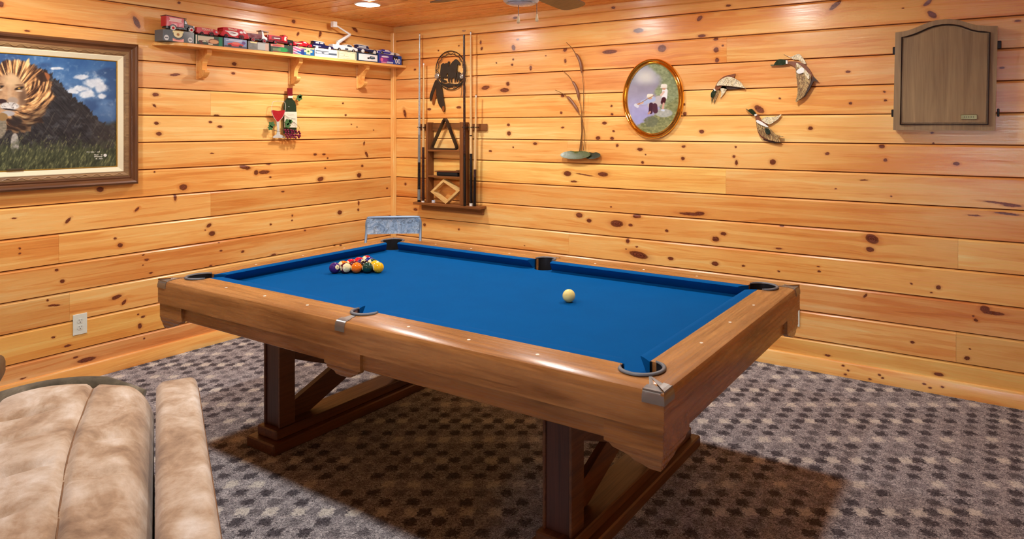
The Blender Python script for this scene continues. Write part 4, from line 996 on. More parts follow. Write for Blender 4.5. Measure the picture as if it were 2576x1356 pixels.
def fender(T, x, r, w, mat):
    pts = [(x+r*1.35*math.cos(a), 0.003+r+r*1.25*math.sin(a)) for a in np.linspace(-0.15, math.pi+0.1, 10)]; pts += [(x+r*1.02*math.cos(a), r+r*1.03*math.sin(a)) for a in np.linspace(math.pi+0.1, -0.15, 10)]
    for s in (-1, 1):
        bm = NB(); prism(bm, pts, lambda p, q: (p, s*(w+0.008), q), lambda p, q: (p, s*(w-0.007), q)); obj('fender', bm, mat, T, local=True)
def letters(T, body, size, x, z, w, mat):
    obj('lettering', text_bm(body, size, 0.0002, Matrix(((1, 0, 0, x), (0, 0, -1, -w-0.0006), (0, 1, 0, z), (0, 0, 0, 1))), 0.0003), mat, T, local=True)
RED_, MRN, NAVY, BLUE_, WHT = paintm('red', (200, 22, 44)), paintm('maroon', (112, 18, 36)), paintm('navy', (16, 26, 78)), paintm('blue', (40, 44, 170)), paintm('white', (244, 246, 246))
CREAM = plain('cream_toy_trim', (240, 226, 196), 0.4); PINKW = plain('pink_white_sign', (244, 206, 200), 0.4)
def toy(ua, ub, zi, lab, name, cat, x=0.098):
    ya = float(on_x(ua, 100, x)[1]); yb = float(on_x(ub, 100, x)[1])
    return thing(name, lab, cat, (x, (ya+yb)/2, BOXY[zi][2]+0.0002), math.pi/2, 'toy vehicles on the boxes'), yb-ya
T, L = toy(411, 487, 0, 'toy delivery van with red cargo box and black cab', 'toy_truck', 'toy truck')
h = L/2
side(T, 'chassis', rc(-h+0.004, h-0.01, 0.014, 0.024), 0.026, m_tblk, 0); side(T, 'cargo_box', [(-h, 0.026), (h*0.18, 0.026), (h*0.18, 0.088), (-h, 0.092)], 0.034, RED_)
side(T, 'roof', [(-h-0.003, 0.0925), (h*0.34, 0.084), (h*0.34, 0.088), (-h-0.003, 0.0965)], 0.036, plain('dark_toy_roof', (70, 30, 30), 0.4), 0.001); wpanel(T, 'sign', [(-h*0.82, 0.058), (h*0.02, 0.055), (-h*0.02, 0.066), (h*0.02, 0.080), (-h*0.82, 0.083), (-h*0.76, 0.07)], 0.0342, PINKW)
side(T, 'cab', [(h*0.19, 0.025), (h*0.46, 0.025), (h*0.46, 0.052), (h*0.36, 0.076), (h*0.19, 0.080)], 0.028, m_tblk); wpanel(T, 'window', [(h*0.24, 0.052), (h*0.40, 0.052), (h*0.34, 0.070), (h*0.24, 0.072)], 0.0282, m_tglass)
side(T, 'hood', [(h*0.46, 0.024), (h*0.92, 0.024), (h*0.92, 0.046), (h*0.46, 0.054)], 0.018, m_tblk); side(T, 'grille', rc(h*0.92, h*0.95, 0.022, 0.048), 0.016, m_chr, 0.001)
for x in (-h*0.55, h*0.66): fender(T, x, 0.0165, 0.028, m_tblk)
wheels(T, (-h*0.55, h*0.66), 0.0165, 0.030, RED_, m_wwall)
T, L = toy(490, 545, 1, 'low red toy tank wagon lettered with white capitals', 'toy_tanker', 'toy truck'); h = L/2
side(T, 'tank', smooth_pts([(-h, 0.014), (h*0.7, 0.014), (h*0.95, 0.022), (h, 0.034), (h*0.6, 0.050), (-h*0.85, 0.054), (-h, 0.046)], 4, True), 0.032, RED_, 0.004); side(T, 'skirt', rc(-h*0.95, h*0.9, 0.009, 0.0135), 0.030, MRN, 0.001)
letters(T, 'TEXACO', 0.020, -h*0.1, 0.042, 0.032, CREAM); wpanel(T, 'window', [(h*0.66, 0.028), (h*0.86, 0.026), (h*0.78, 0.038), (h*0.64, 0.042)], 0.0322, m_tglass); fender(T, h*0.25, 0.013, 0.029, MRN); wheels(T, (-h*0.6, h*0.25), 0.0125, 0.030, MRN)
T, L = toy(548, 619, 2, 'streamlined red toy tanker with a white script panel', 'toy_tanker', 'toy truck'); h = L/2
side(T, 'body', smooth_pts([(-h, 0.016), (-h*0.2, 0.012), (h*0.96, 0.012), (h, 0.026), (h*0.85, 0.052), (h*0.6, 0.070), (h*0.3, 0.076), (-h*0.7, 0.076), (-h*0.86, 0.070), (-h*0.8, 0.056)], 4, True), 0.034, RED_, 0.004)
wpanel(T, 'white_panel', smooth_pts([(-h*0.7, 0.052), (h*0.12, 0.050), (h*0.22, 0.034), (0.0, 0.020), (-h*0.3, 0.024), (-h*0.5, 0.042)], 3, True), 0.0343, plain('white_toy_panel', (240, 240, 238), 0.3)); letters(T, 'TEXACO', 0.017, -h*0.18, 0.065, 0.0343, CREAM); wpanel(T, 'script_mark', smooth_pts([(-h*0.42, 0.038), (-h*0.2, 0.044), (0.0, 0.040), (h*0.06, 0.043), (0.0, 0.036), (-h*0.2, 0.038)], 3, True), 0.0352, MRN)
wpanel(T, 'window', smooth_pts([(h*0.34, 0.046), (h*0.54, 0.046), (h*0.52, 0.058), (h*0.36, 0.058)], 3, True), 0.0343, WHT); wpanel(T, 'windscreen', smooth_pts([(h*0.60, 0.050), (h*0.80, 0.046), (h*0.72, 0.060), (h*0.60, 0.064)], 3, True), 0.0343, WHT)
side(T, 'running_board', rc(-h*0.5, h*0.4, 0.008, 0.0118), 0.033, m_tblk, 0.001); fender(T, h*0.45, 0.015, 0.030, MRN); wheels(T, (-h*0.62, h*0.45), 0.0145, 0.031, MRN)
T, L = toy(617, 671, 3, 'maroon toy truck with round tank and roofed white cab', 'toy_truck', 'toy truck'); h = L/2
side(T, 'tank', smooth_pts([(-h, 0.030), (-h, 0.054), (-h*0.9, 0.060), (h*0.25, 0.060), (h*0.32, 0.052), (h*0.3, 0.032), (-h*0.2, 0.026)], 3, True), 0.028, MRN, 0.004); side(T, 'chassis', rc(-h*0.95, h*0.98, 0.016, 0.024), 0.022, m_tblk, 0.001)
side(T, 'roof', [(h*0.24, 0.086), (h*0.98, 0.082), (h*0.98, 0.087), (h*0.24, 0.092)], 0.030, MRN, 0.001); side(T, 'cab', [(h*0.36, 0.026), (h*0.72, 0.026), (h*0.72, 0.046), (h*0.52, 0.056), (h*0.50, 0.084), (h*0.36, 0.086)], 0.024, WHT, 0.002); side(T, 'hood', [(h*0.72, 0.024), (h, 0.024), (h, 0.044), (h*0.72, 0.047)], 0.017, WHT, 0.002)
for x in (h*0.62, h*0.86): bm = NB(); tube(bm, [(h*0.9, -0.026, 0.046), (h*0.88, -0.026, 0.083)], 0.0015, 6); obj('roof_post', bm, m_chr, T, local=True); break
wheels(T, (-h*0.5, h*0.55), 0.0165, 0.024, plain('red_toy_hub', (170, 40, 56), 0.3), plain('red_toy_tyre', (96, 24, 36), 0.4))
T, L = toy(670, 734, 4, 'red toy delivery truck with cream curved cab door', 'toy_truck', 'toy truck'); h = L/2
side(T, 'cargo_box', rc(-h, h*0.14, 0.030, 0.066), 0.030, RED_); wpanel(T, 'panel_frame', rc(-h*0.78, -h*0.02, 0.036, 0.060), 0.0302, MRN); wpanel(T, 'sign', rc(-h*0.62, -h*0.14, 0.042, 0.049), 0.0312, PINKW); side(T, 'chassis', rc(-h, h*0.98, 0.016, 0.029), 0.024, MRN, 0.001)
side(T, 'cab', smooth_pts([(h*0.16, 0.030), (h*0.46, 0.030), (h*0.44, 0.050), (h*0.52, 0.068), (h*0.36, 0.074), (h*0.18, 0.078)], 3, True), 0.026, RED_, 0.002); wpanel(T, 'door', smooth_pts([(h*0.22, 0.040), (h*0.38, 0.036), (h*0.36, 0.056), (h*0.42, 0.064), (h*0.26, 0.066)], 3, True), 0.0262, CREAM)
side(T, 'hood', [(h*0.48, 0.026), (h*0.98, 0.026), (h*0.98, 0.046), (h*0.48, 0.050)], 0.020, m_tblk, 0.002); fender(T, h*0.72, 0.015, 0.024, m_tblk); wheels(T, (-h*0.5, h*0.72), 0.0145, 0.026, RED_)
T, L = toy(733, 780, 5, 'bright red toy fire engine pickup', 'toy_truck', 'toy truck'); h = L/2
side(T, 'body', [(-h, 0.012), (h, 0.012), (h, 0.030), (h*0.55, 0.034), (h*0.30, 0.048), (-h*0.05, 0.050), (-h*0.1, 0.038), (-h, 0.038)], 0.028, RED_); wpanel(T, 'window', [(h*0.02, 0.036), (h*0.40, 0.034), (h*0.26, 0.045), (h*0.04, 0.046)], 0.0282, m_tglass)
wpanel(T, 'stripe', rc(-h*0.9, -h*0.12, 0.026, 0.031), 0.0282, CREAM); side(T, 'ladder_rack', rc(-h*0.95, -h*0.1, 0.0385, 0.0425), 0.020, m_chr, 0.001); wheels(T, (-h*0.55, h*0.6), 0.0125, 0.026, plain('red_toy_hub', (170, 40, 56), 0.3))
T, L = toy(781, 832, 6, 'navy blue toy sedan with white roof edging', 'toy_car', 'toy car'); h = L/2
side(T, 'body', smooth_pts([(-h, 0.012), (h, 0.010), (h, 0.024), (h*0.5, 0.032), (-h*0.2, 0.034), (-h*0.9, 0.036), (-h, 0.026)], 3, True), 0.028, NAVY); side(T, 'cabin', [(-h*0.85, 0.034), (h*0.3, 0.033), (h*0.1, 0.054), (-h*0.8, 0.056)], 0.025, NAVY); side(T, 'roof', [(-h*0.92, 0.0565), (h*0.18, 0.0545), (h*0.16, 0.058), (-h*0.9, 0.060)], 0.027, WHT, 0.001)
wpanel(T, 'window', rc(-h*0.7, -h*0.36, 0.040, 0.052), 0.0252, WHT); wpanel(T, 'window', rc(-h*0.26, h*0.06, 0.040, 0.052), 0.0252, m_tglass); wpanel(T, 'stripe', rc(-h*0.95, -h*0.2, 0.018, 0.022), 0.0282, WHT); wheels(T, (-h*0.6, h*0.66), 0.012, 0.026, WHT, m_wwall)
T, L = toy(832, 894, 7, 'white toy bucket truck with raised folding boom', 'toy_bucket_truck', 'toy truck'); h = L/2
side(T, 'body', [(-h, 0.014), (h, 0.014), (h, 0.036), (h*0.62, 0.042), (h*0.46, 0.060), (h*0.08, 0.062), (h*0.02, 0.046), (-h, 0.052)], 0.030, WHT); wpanel(T, 'window', smooth_pts([(h*0.14, 0.044), (h*0.52, 0.043), (h*0.40, 0.056), (h*0.16, 0.057)], 3, True), 0.0302, plain('dark_toy_window', (60, 70, 84), 0.15)); wpanel(T, 'tank_hatch', rc(-h*0.05, h*0.2, 0.016, 0.028), 0.0302, plain('slate_toy_hatch', (60, 74, 96), 0.3))
z0 = 0.054
def tl(u, v): q = on_x(u, v, 0.098); return (float(q[1])-T.location[1], 0.0, float(q[2])-T.location[2])
bm = NB(); lathe(bm, [(0.016, 0.0), (0.016, 0.012), (0.010, 0.016), (0.010, 0.026), (0.0, 0.026)], 14, Matrix.Translation((tl(849, 116)[0], 0, 0.049))); obj('turntable', bm, WHT, T, local=True, smooth=40)
a, b, c = tl(849, 107), tl(881, 87), tl(842, 62)
bm = NB(); tube(bm, [a, b], [0.016, 0.010], 6); tube(bm, [b, c], [0.0085, 0.006], 6); obj('boom', bm, WHT, T, local=True)
bm = NB(); box(bm, (c[0]-0.026, -0.018, c[2]-0.022), (c[0]+0.012, 0.018, c[2]+0.024), 0.002); obj('bucket', bm, WHT, T, local=True)
wheels(T, (-h*0.52, h*0.64), 0.0135, 0.028, m_chr)
T, L = toy(893, 944, 8, 'blue vintage toy car with white top and spoked white wheels', 'toy_car', 'toy car'); h = L/2
side(T, 'body', [(-h, 0.018), (h*0.98, 0.016), (h*0.98, 0.034), (h*0.3, 0.040), (-h, 0.042)], 0.026, NAVY); side(T, 'cabin', [(-h*0.95, 0.042), (h*0.25, 0.040), (h*0.1, 0.062), (-h*0.9, 0.066)], 0.024, NAVY); side(T, 'roof', [(-h, 0.0665), (h*0.2, 0.0625), (h*0.2, 0.066), (-h*0.98, 0.071)], 0.026, WHT, 0.001)
wpanel(T, 'window', rc(-h*0.85, -h*0.1, 0.046, 0.060), 0.0242, m_tglass); wpanel(T, 'belt_stripe', [(-h, 0.040), (h*0.95, 0.034), (h*0.95, 0.036), (-h, 0.043)], 0.0262, WHT); fender(T, h*0.7, 0.0165, 0.024, NAVY); wheels(T, (-h*0.45, h*0.7), 0.0165, 0.026, WHT, m_wwall)
T, L = toy(944, 998, 9, 'blue and white toy race coupe at the corner end of the shelf', 'toy_car', 'toy car'); h = L/2
side(T, 'body', smooth_pts([(-h, 0.010), (h, 0.008), (h, 0.022), (h*0.6, 0.028), (-h*0.9, 0.032), (-h, 0.024)], 3, True), 0.028, WHT); side(T, 'cabin', [(-h*0.85, 0.030), (h*0.45, 0.027), (h*0.1, 0.046), (-h*0.5, 0.048)], 0.025, BLUE_); wpanel(T, 'side_flash', [(-h*0.98, 0.012), (h*0.1, 0.011), (h*0.3, 0.026), (-h*0.98, 0.029)], 0.0282, BLUE_); wpanel(T, 'window', [(-h*0.3, 0.034), (h*0.2, 0.032), (h*0.02, 0.044), (-h*0.3, 0.045)], 0.0252, WHT)
fender(T, -h*0.6, 0.012, 0.025, NAVY); wheels(T, (-h*0.6, h*0.62), 0.0125, 0.026, m_chr)
# ------------------------------------------------------------------ wine bottle wall ornament (left wall)
m_bot = plain('painted_bottle_green', (30, 58, 44), 0.25, 0.2); m_foil = plain('painted_foil_red', (128, 24, 40), 0.25, 0.3); m_lab = plain('painted_cream_label', (238, 230, 204), 0.5)
m_wine = plain('painted_red_wine', (176, 26, 44), 0.25, 0.1); m_gwire = plain('white_metal_edge', (232, 232, 228), 0.3, 0.3); m_leaf = plain('painted_vine_leaf', (64, 110, 62), 0.45, 0.0, None, 0.35, 90); m_grape = plain('painted_grape', (122, 20, 58), 0.2, 0.1, None, 0.3, 60)
c0 = lf(620, 180, 6.78, 0.03)
q = c0((760, 1100)); W = thing('wine_wall_ornament', 'metal wall ornament of a wine bottle, filled glass, grapes and leaves', 'wall ornament', (0, q[0], q[1]))
def L_(name, pts, mat, d0, d1, inset=0.0, rise=0.0, parent=None, sm=None): return relief(name, [c0(p) for p in pts], mat, parent or W, 'l', d0, d1, inset, rise, sm)
bot = L_('bottle', [(640, 1060), (640, 620), (655, 520), (690, 465), (700, 440), (775, 440), (790, 465), (835, 520), (855, 600), (862, 1060)], m_bot, 0.022, 0.026, 0.006, 0.008, sm=40)
L_('foil_cap', [(697, 448), (697, 285), (776, 285), (779, 448)], m_foil, 0.026, 0.036, 0.004, 0.003, bot); L_('neck_band', [(697, 452), (697, 415), (778, 415), (778, 452)], m_lab, 0.036, 0.0405, 0, 0, bot)
lb = L_('label', [(642, 685), (852, 685), (858, 955), (645, 955)], m_lab, 0.030, 0.0355, 0, 0, bot)
for k, (x0_, x1_, y_) in enumerate(((680, 800, 722), (700, 815, 748), (760, 835, 800))):
    bm = NB(); a, b = c0((x0_, y_)), c0((x1_, y_+8)); n = 14
    tube(bm, [(0.0360, a[0]+(b[0]-a[0])*i/n, a[1]+(b[1]-a[1])*i/n+0.0022*math.sin(i*2.3+k)) for i in range(n+1)], 0.0006, 4); obj('script_line', bm, plain('grey_label_print', (120, 112, 104), 0.6), lb)
ob = []
for k, y in enumerate((800, 850, 905)):
    bm = NB(); a, b = c0((690+k*12, y-30)), c0((835, y+30)); tube(bm, [(0.0362, a[0], a[1]), (0.0362, b[0], b[1])], 0.0006, 4); obj('label_line', bm, plain('grey_label_print', (120, 112, 104), 0.6), lb)
# glass: metal outline with a filled bowl
bowl = smooth_pts([(415, 640), (425, 560), (445, 515), (540, 507), (630, 520), (652, 570), (648, 660), (615, 760), (560, 830), (520, 862), (480, 820), (435, 740)], 4, True)
bm = NB(); tube(bm, [(0.040,)+c0(p) for p in bowl], 0.0018, 6, closed=True); gl = obj('wine_glass', bm, m_gwire, W, smooth=60)
L_('wine', smooth_pts([(418, 660), (530, 672), (645, 660), (615, 760), (560, 830), (520, 860), (480, 820), (435, 745)], 3, True), m_wine, 0.036, 0.039, 0.004, 0.005, gl, 40)
L_('stem', [(500, 862), (545, 862), (548, 1010), (560, 1070), (640, 1110), (640, 1130), (440, 1130), (440, 1110), (500, 1070), (512, 1000)], plain('pale_glass_paint', (206, 214, 212), 0.25, 0.2), 0.036, 0.041, 0.003, 0.003, gl)
def leaf(cx, cy, r, rot, d, parent, mat, fn, nm='leaf', wall='l'):
    pts = []
    for k in range(20):
        a = 2*math.pi*k/20+rot; rr_ = r*(1.0 if k % 4 == 0 else (0.62 if k % 2 == 0 else 0.78)); pts.append(fn((cx+rr_*math.cos(a), cy+rr_*math.sin(a)*0.95)))
    return relief(nm, pts, mat, parent, wall, d, d+0.004, 0.006, 0.004)
for cx, cy, r, ro in ((880, 455, 58, 0.3), (895, 425, 42, 1.0), (410, 905, 62, 0.2), (390, 960, 52, 0.9), (690, 860, 62, 0.5), (685, 920, 54, 1.3), (735, 850, 40, 0.2)): leaf(cx, cy, r, ro, 0.042, W, m_leaf, c0)
grr = random.Random(2)
for k in range(30):
    rw = k//6; gx = 615+(k % 6)*46+(22 if rw % 2 else 0)+grr.random()*14; gy = 985+rw*34+(k % 6)*6*(1 if rw < 3 else 0)+grr.random()*10
    if rw == 4 and (k % 6) < 1: continue
    y, z = c0((gx, gy)); bm = NB(); sphere(bm, (0.050+0.012*grr.random(), y, z), 0.0088, 10, 7); obj('grape', bm, m_grape, W, smooth=180)
for P in ([(430, 930), (470, 1010), (560, 1020), (620, 980)], [(640, 740), (740, 830), (850, 910), (890, 960), (870, 1000)], [(780, 450), (830, 470), (850, 520)]):
    bm = NB(); tube(bm, [(0.041,)+c0(p) for p in smooth_pts(P, 5)], 0.0012, 5); obj('vine_tendril', bm, plain('brown_vine_wire', (110, 76, 44), 0.4, 0.3), W)
for p in ((720, 600), (520, 1000)):
    y, z = c0(p); bm = NB(); tube(bm, [(0.0, y, z), (0.036, y, z)], 0.003, 6); obj('stand_off', bm, m_gwire, W)
# ------------------------------------------------------------------ outlets
def outlet(label, left, u0, u1, v0, v1):
    if left:
        a = on_x(u0, (v0+v1)/2); b = on_x(u1, (v0+v1)/2); cy = (a[1]+b[1])/2; cz = a[2]*0.5+b[2]*0.5; w, hh = 0.0375, 0.062
        f = lambda s, d, z: (d, cy+s, cz+z); loc = (0, cy, cz)
    else:
        a = on_y(u1, (v0+v1)/2); cy = float(a[0])-0.0375; cz = float(a[2]); w, hh = 0.0375, 0.062; f = lambda s, d, z: (cy+s, -d, cz+z); loc = (cy, 0, cz)
    T = thing('wall_outlet', label, 'outlet', loc)
    bm = NB(); box(bm, (0, 0, 0), (1, 1, 1)); bm.free()
    bm = NB(); A = f(-w, 0.0003, -hh); B = f(w, 0.006, hh); box(bm, A, B, 0.0022, 2); obj('cover_plate', bm, plain('white_outlet_plastic', (232, 238, 226), 0.35), T)
    for s in (-1, 1):
        bm = NB(); cz_ = s*0.0195; pts = [(0.0165*math.cos(t), cz_+max(-0.0135, min(0.0135, 0.0165*math.sin(t)))) for t in np.linspace(0, 2*math.pi, 20)[:-1]]
        prism(bm, pts, lambda p, q: f(p, 0.0055, q), lambda p, q: f(p, 0.0078, q)); r_ = obj('receptacle', bm, plain('white_outlet_face', (226, 232, 222), 0.3), T)
        for (x0, z0, ww, h2) in ((-0.0075, 0.003, 0.0022, 0.007), (0.0055, 0.003, 0.0022, 0.006), (-0.0024, -0.0085, 0.0048, 0.0045)):
            bm = NB(); box(bm, f(x0, 0.0076, cz_+z0-0.001), f(x0+ww, 0.0081, cz_+z0+h2-0.001)); obj('slot', bm, plain('dark_slot', (30, 28, 26), 0.6), r_)
outlet('white duplex outlet low on the left wall', True, 183, 218, 790, 840)
outlet('white outlet on the back wall half hidden behind the table end', False, 1978, 2012, 780, 815)
# ------------------------------------------------------------------ cue rack on the back wall
m_rk = wood('rack_walnut', (150, 92, 46), (96, 54, 26), 2, 1.0, 0.4, 0.06); m_rkx = wood('rack_walnut_cross', (156, 98, 50), (100, 58, 28), 0, 1.0, 0.4, 0.06); m_clip = plain('black_cue_clip', (22, 20, 22), 0.5)
RK = thing('cue_rack', 'brown wooden wall cue rack with two little shelves', 'cue rack', (0.69, 0, 0.85))
ra, rb = 0.478, 0.904
for x0, x1 in ((ra, ra+0.022), (rb-0.041, rb)):
    bm = NB(); box(bm, (x0, -0.078, 0.875), (x1, -0.0005, 1.572), 0.003); obj('upright', bm, m_rk, RK)
for z in (1.336, 1.112):
    bm = NB(); box(bm, (ra+0.0225, -0.076, z-0.016), (rb-0.0415, -0.0005, z), 0.002); obj('shelf', bm, m_rkx, RK)
bm = NB(); prism(bm, [(ra+0.0225, 1.568), (ra+0.0225, 1.50), (ra+0.05, 1.50)]+[(0.5*(ra+rb)+0.135*math.cos(t), 1.50+0.022*math.sin(t)) for t in np.linspace(math.pi, 0, 9)]+[(rb-0.0415, 1.50), (rb-0.0415, 1.568)], lambda a, b: (a, -0.0005, b), lambda a, b: (a, -0.016, b)); obj('top_board', bm, m_rkx, RK)
bm = NB(); box(bm, (0.335, -0.092, 0.852), (1.092, -0.0005, 0.874), 0.003); obj('base_ledge', bm, m_rkx, RK)
bm = NB(); box(bm, (0.37, -0.022, 0.80), (1.07, -0.0005, 0.8515), 0.003); obj('base_apron', bm, m_rkx, RK)
for x0, x1 in ((0.35, ra-0.0005), (rb+0.0005, 1.105)):
    bm = NB(); box(bm, (x0, -0.020, 1.50), (x1, -0.0005, 1.558), 0.003); obj('clip_board', bm, m_rkx, RK)
# cues: (top x, top z, foot x, foot z, style)
def cue(label, xt, zt, xb, zb, bands, d=0.060, tip=0.0062, butt=0.0145):
    T = thing('pool_cue', label, 'pool cue', (xb, -d, zb), 0, 'cues in the wall rack'); Lz = zt-zb
    P = lambda t: (xb+(xt-xb)*t, -d, zb+Lz*t); R = lambda t: butt+(tip-butt)*t
    for nm, t0, t1, mat in bands:
        bm = NB(); ts = np.linspace(t0, t1, 4); tube(bm, [P(t) for t in ts], [R(t) for t in ts], 12); obj(nm, bm, mat, T, smooth=40)
    return T
m_maple = wood('cue_maple', (238, 206, 150), (210, 166, 104), 2, 1.5, 0.25, 0.0); m_ash = plain('silver_grey_cue', (176, 178, 178), 0.3, 0.3); m_bk = plain('black_cue_lacquer', (20, 16, 18), 0.2); m_brn = plain('dark_brown_cue', (58, 32, 26), 0.25); m_wrap = plain('speckled_wrap', (128, 128, 126), 0.8, 0.0, None, 0.4, 400); m_wht = plain('white_ferrule', (244, 240, 232), 0.3); m_buttw = plain('black_butt', (28, 24, 26), 0.3)
ct = lambda z, zb, zt: (z-zb)/(zt-zb)
cue('silver grey pool cue at the far left of the rack', 0.388, 2.352, 0.380, 0.8745, [('bumper', 0, 0.012, m_bk), ('butt', 0.012, 0.075, m_wrap), ('handle', 0.075, 0.235, m_buttw), ('wrap', 0.235, 0.40, m_wrap), ('shaft', 0.40, 0.985, m_ash), ('ferrule', 0.985, 0.997, m_wht), ('tip', 0.997, 1.0, m_bk)])
cue('short two-tone maple cue second from the left of the rack', 0.436, 2.092, 0.428, 0.8745, [('butt_cap', 0, 0.01, m_wht), ('butt', 0.01, 0.395, m_brn), ('shaft', 0.395, 0.985, m_maple), ('ferrule', 0.985, 0.997, m_wht), ('tip', 0.997, 1.0, m_bk)])
t3 = cue('all-dark bridge stick with a flat metal head in the rack', 0.918, 2.325, 0.926, 0.8745, [('butt', 0, 0.3, m_bk), ('shaft', 0.3, 0.985, m_brn)], 0.082, 0.0085, 0.0125)
bm = NB(); prism(bm, [(0.898, 2.334), (0.912, 2.327), (0.924, 2.327), (0.938, 2.334), (0.934, 2.340), (0.902, 2.340)], lambda a, b: (a, -0.079, b), lambda a, b: (a, -0.085, b)); obj('bridge_head', bm, m_chr, t3)
cue('tall cue with maple shaft and dark spliced butt, beside the dark stick', 0.972, 2.325, 0.976, 0.8745, [('butt_cap', 0, 0.015, m_wht), ('butt', 0.015, 0.30, m_bk), ('splice', 0.30, 0.40, m_maple), ('ring', 0.40, 0.406, m_bk), ('shaft', 0.406, 0.985, m_maple), ('ferrule', 0.985, 0.997, m_wht), ('tip', 0.997, 1.0, m_bk)])
cue('short maple cue with dark butt at the far right of the rack', 1.030, 1.80, 1.013, 0.8745, [('butt', 0, 0.26, m_bk), ('splice', 0.26, 0.33, m_brn), ('shaft', 0.33, 0.975, m_maple), ('ferrule', 0.975, 0.995, m_wht), ('tip', 0.995, 1.0, m_bk)])
for x, dd in ((0.384, 0.06), (0.432, 0.06), (0.922, 0.082), (0.974, 0.06), (1.024, 0.06)):
    bm = NB(); y = -dd; rr_ = 0.0175
    path = [(x+rr_*math.cos(a), y+rr_*math.sin(a), 1.53) for a in np.linspace(-1.1, math.pi+1.1, 14)]; tube(bm, path, 0.004, 6); tube(bm, [(x, y+rr_, 1.53), (x, -0.0195, 1.53)], 0.005, 6); obj('clip', bm, m_clip, RK)
# triangle, diamond, brush and chalk
def wallring(name, label, cat, pts, th, dp, d0, mat, rad=0.0, extra=None):
    """closed frame of straight sides seen face-on: outline pts on the wall, bar width th, depth dp"""
    P = [np.array(p) for p in pts]; n = len(P); c = sum(P)/n; T = thing(name, label, cat, (float(c[0]), -d0, float(min(p[1] for p in P))))
    inn = []
    for i in range(n):
        e1 = P[i]-P[i-1]; e2 = P[(i+1) % n]-P[i]; e1 = e1/np.linalg.norm(e1); e2 = e2/np.linalg.norm(e2)
        n1 = np.array([-e1[1], e1[0]]); n2 = np.array([-e2[1], e2[0]]); b = (n1+n2); b = b/np.linalg.norm(b); inn.append(P[i]+b*th/max(0.3, float(b@n1)))
    return T, P, inn
k0 = bk(1020, 60, 2.7125, 0.05)
tri = [k0((172, 846)), k0((366, 846)), k0((275, 626))]
tri = [(tri[0][0], 1.3375), (tri[1][0], 1.3375), tri[2]]
tri_s = []
for i in range(3):
    p = np.array(tri[i]); a = np.array(tri[i-1])-p; b = np.array(tri[(i+1) % 3])-p; a /= np.linalg.norm(a); b /= np.linalg.norm(b)
    for t in np.linspace(0, 1, 6): q = (p+a*0.05)*(1-t)**2+2*p*t*(1-t)+(p+b*0.05)*t*t; tri_s.append(q)
T, P, inn = wallring('ball_rack', 'black triangular ball rack standing on the upper shelf of the cue rack', 'ball rack', tri_s, 0.013, 0.05, 0.05, None)
zmin = min(p[1] for p in P)
P = [np.array((p[0], p[1]-zmin+1.3365)) for p in P]; inn = [np.array((p[0], p[1]-zmin+1.3365)) for p in inn]
bm = NB(); n = len(P); V = [[bm.verts.new((float(p[0]), y, float(p[1]))) for p in L] for L, y in ((P, -0.040), (P, -0.070), (inn, -0.070), (inn, -0.040))]
for i in range(4):
    for k in range(n): bm.faces.new((V[i][k], V[i][(k+1) % n], V[(i+1) % 4][(k+1) % n], V[(i+1) % 4][k]))
obj('frame', bm, plain('black_brown_plastic', (40, 26, 22), 0.35), T, smooth=40)
dia = [k0((180, 1144)), k0((285, 1228)), k0((381, 1138)), k0((268, 1060))]
zl = 0.8752-min(p[1] for p in dia); dia = [(p[0], p[1]+zl) for p in dia]
T, P, inn = wallring('ball_rack', 'pale wooden diamond ball rack leaning in the bottom of the cue rack', 'ball rack', dia, 0.020, 0.05, 0.05, None)
m_dia = wood('pale_rack_wood', (240, 208, 140), (206, 160, 92), 0, 1.5, 0.35, 0.0)
for i in range(4):
    j = (i+1) % 4; bm = NB()
    f4 = [P[i], P[j], inn[j], inn[i]]; prism(bm, [tuple(map(float, p)) for p in f4], lambda a, b: (a, -0.024, b), lambda a, b: (a, -0.070, b)); obj('side', bm, m_dia, T)
T = thing('table_brush', 'black table brush lying on the lower shelf of the cue rack', 'brush', (0.72, -0.05, 1.1125))
bm = NB(); box(bm, (0.595, -0.070, 1.118), (0.832, -0.030, 1.146), 0.004); obj('bristles', bm, plain('black_bristle', (22, 20, 20), 0.9), T)
bm = NB(); prism(bm, smooth_pts([(0.59, 1.147), (0.83, 1.147), (0.835, 1.152), (0.82, 1.168), (0.80, 1.160), (0.60, 1.156)], 3, True), lambda a, b: (a, -0.028, b), lambda a, b: (a, -0.072, b)); obj('back', bm, wood('brush_back', (120, 70, 44), (70, 38, 24), 0, 1.5, 0.3, 0), T)
bm = NB(); box(bm, (0.60, -0.066, 1.1122), (0.83, -0.034, 1.1185)); obj('tufts', bm, plain('black_bristle', (22, 20, 20), 0.9), T)
T = thing('chalk_cube', 'small white and blue chalk cube beside the diamond rack', 'chalk', (0.553, -0.06, 0.8752)); bm = NB(); box(bm, (0.54, -0.072, 0.8745), (0.563, -0.049, 0.895), 0.002); obj('paper', bm, plain('pale_chalk_paper', (226, 230, 236), 0.7), T); bm = NB(); box(bm, (0.542, -0.070, 0.8952), (0.561, -0.051, 0.8985), 0.0012); obj('chalk', bm, plain('blue_chalk', (120, 150, 190), 0.9), T)
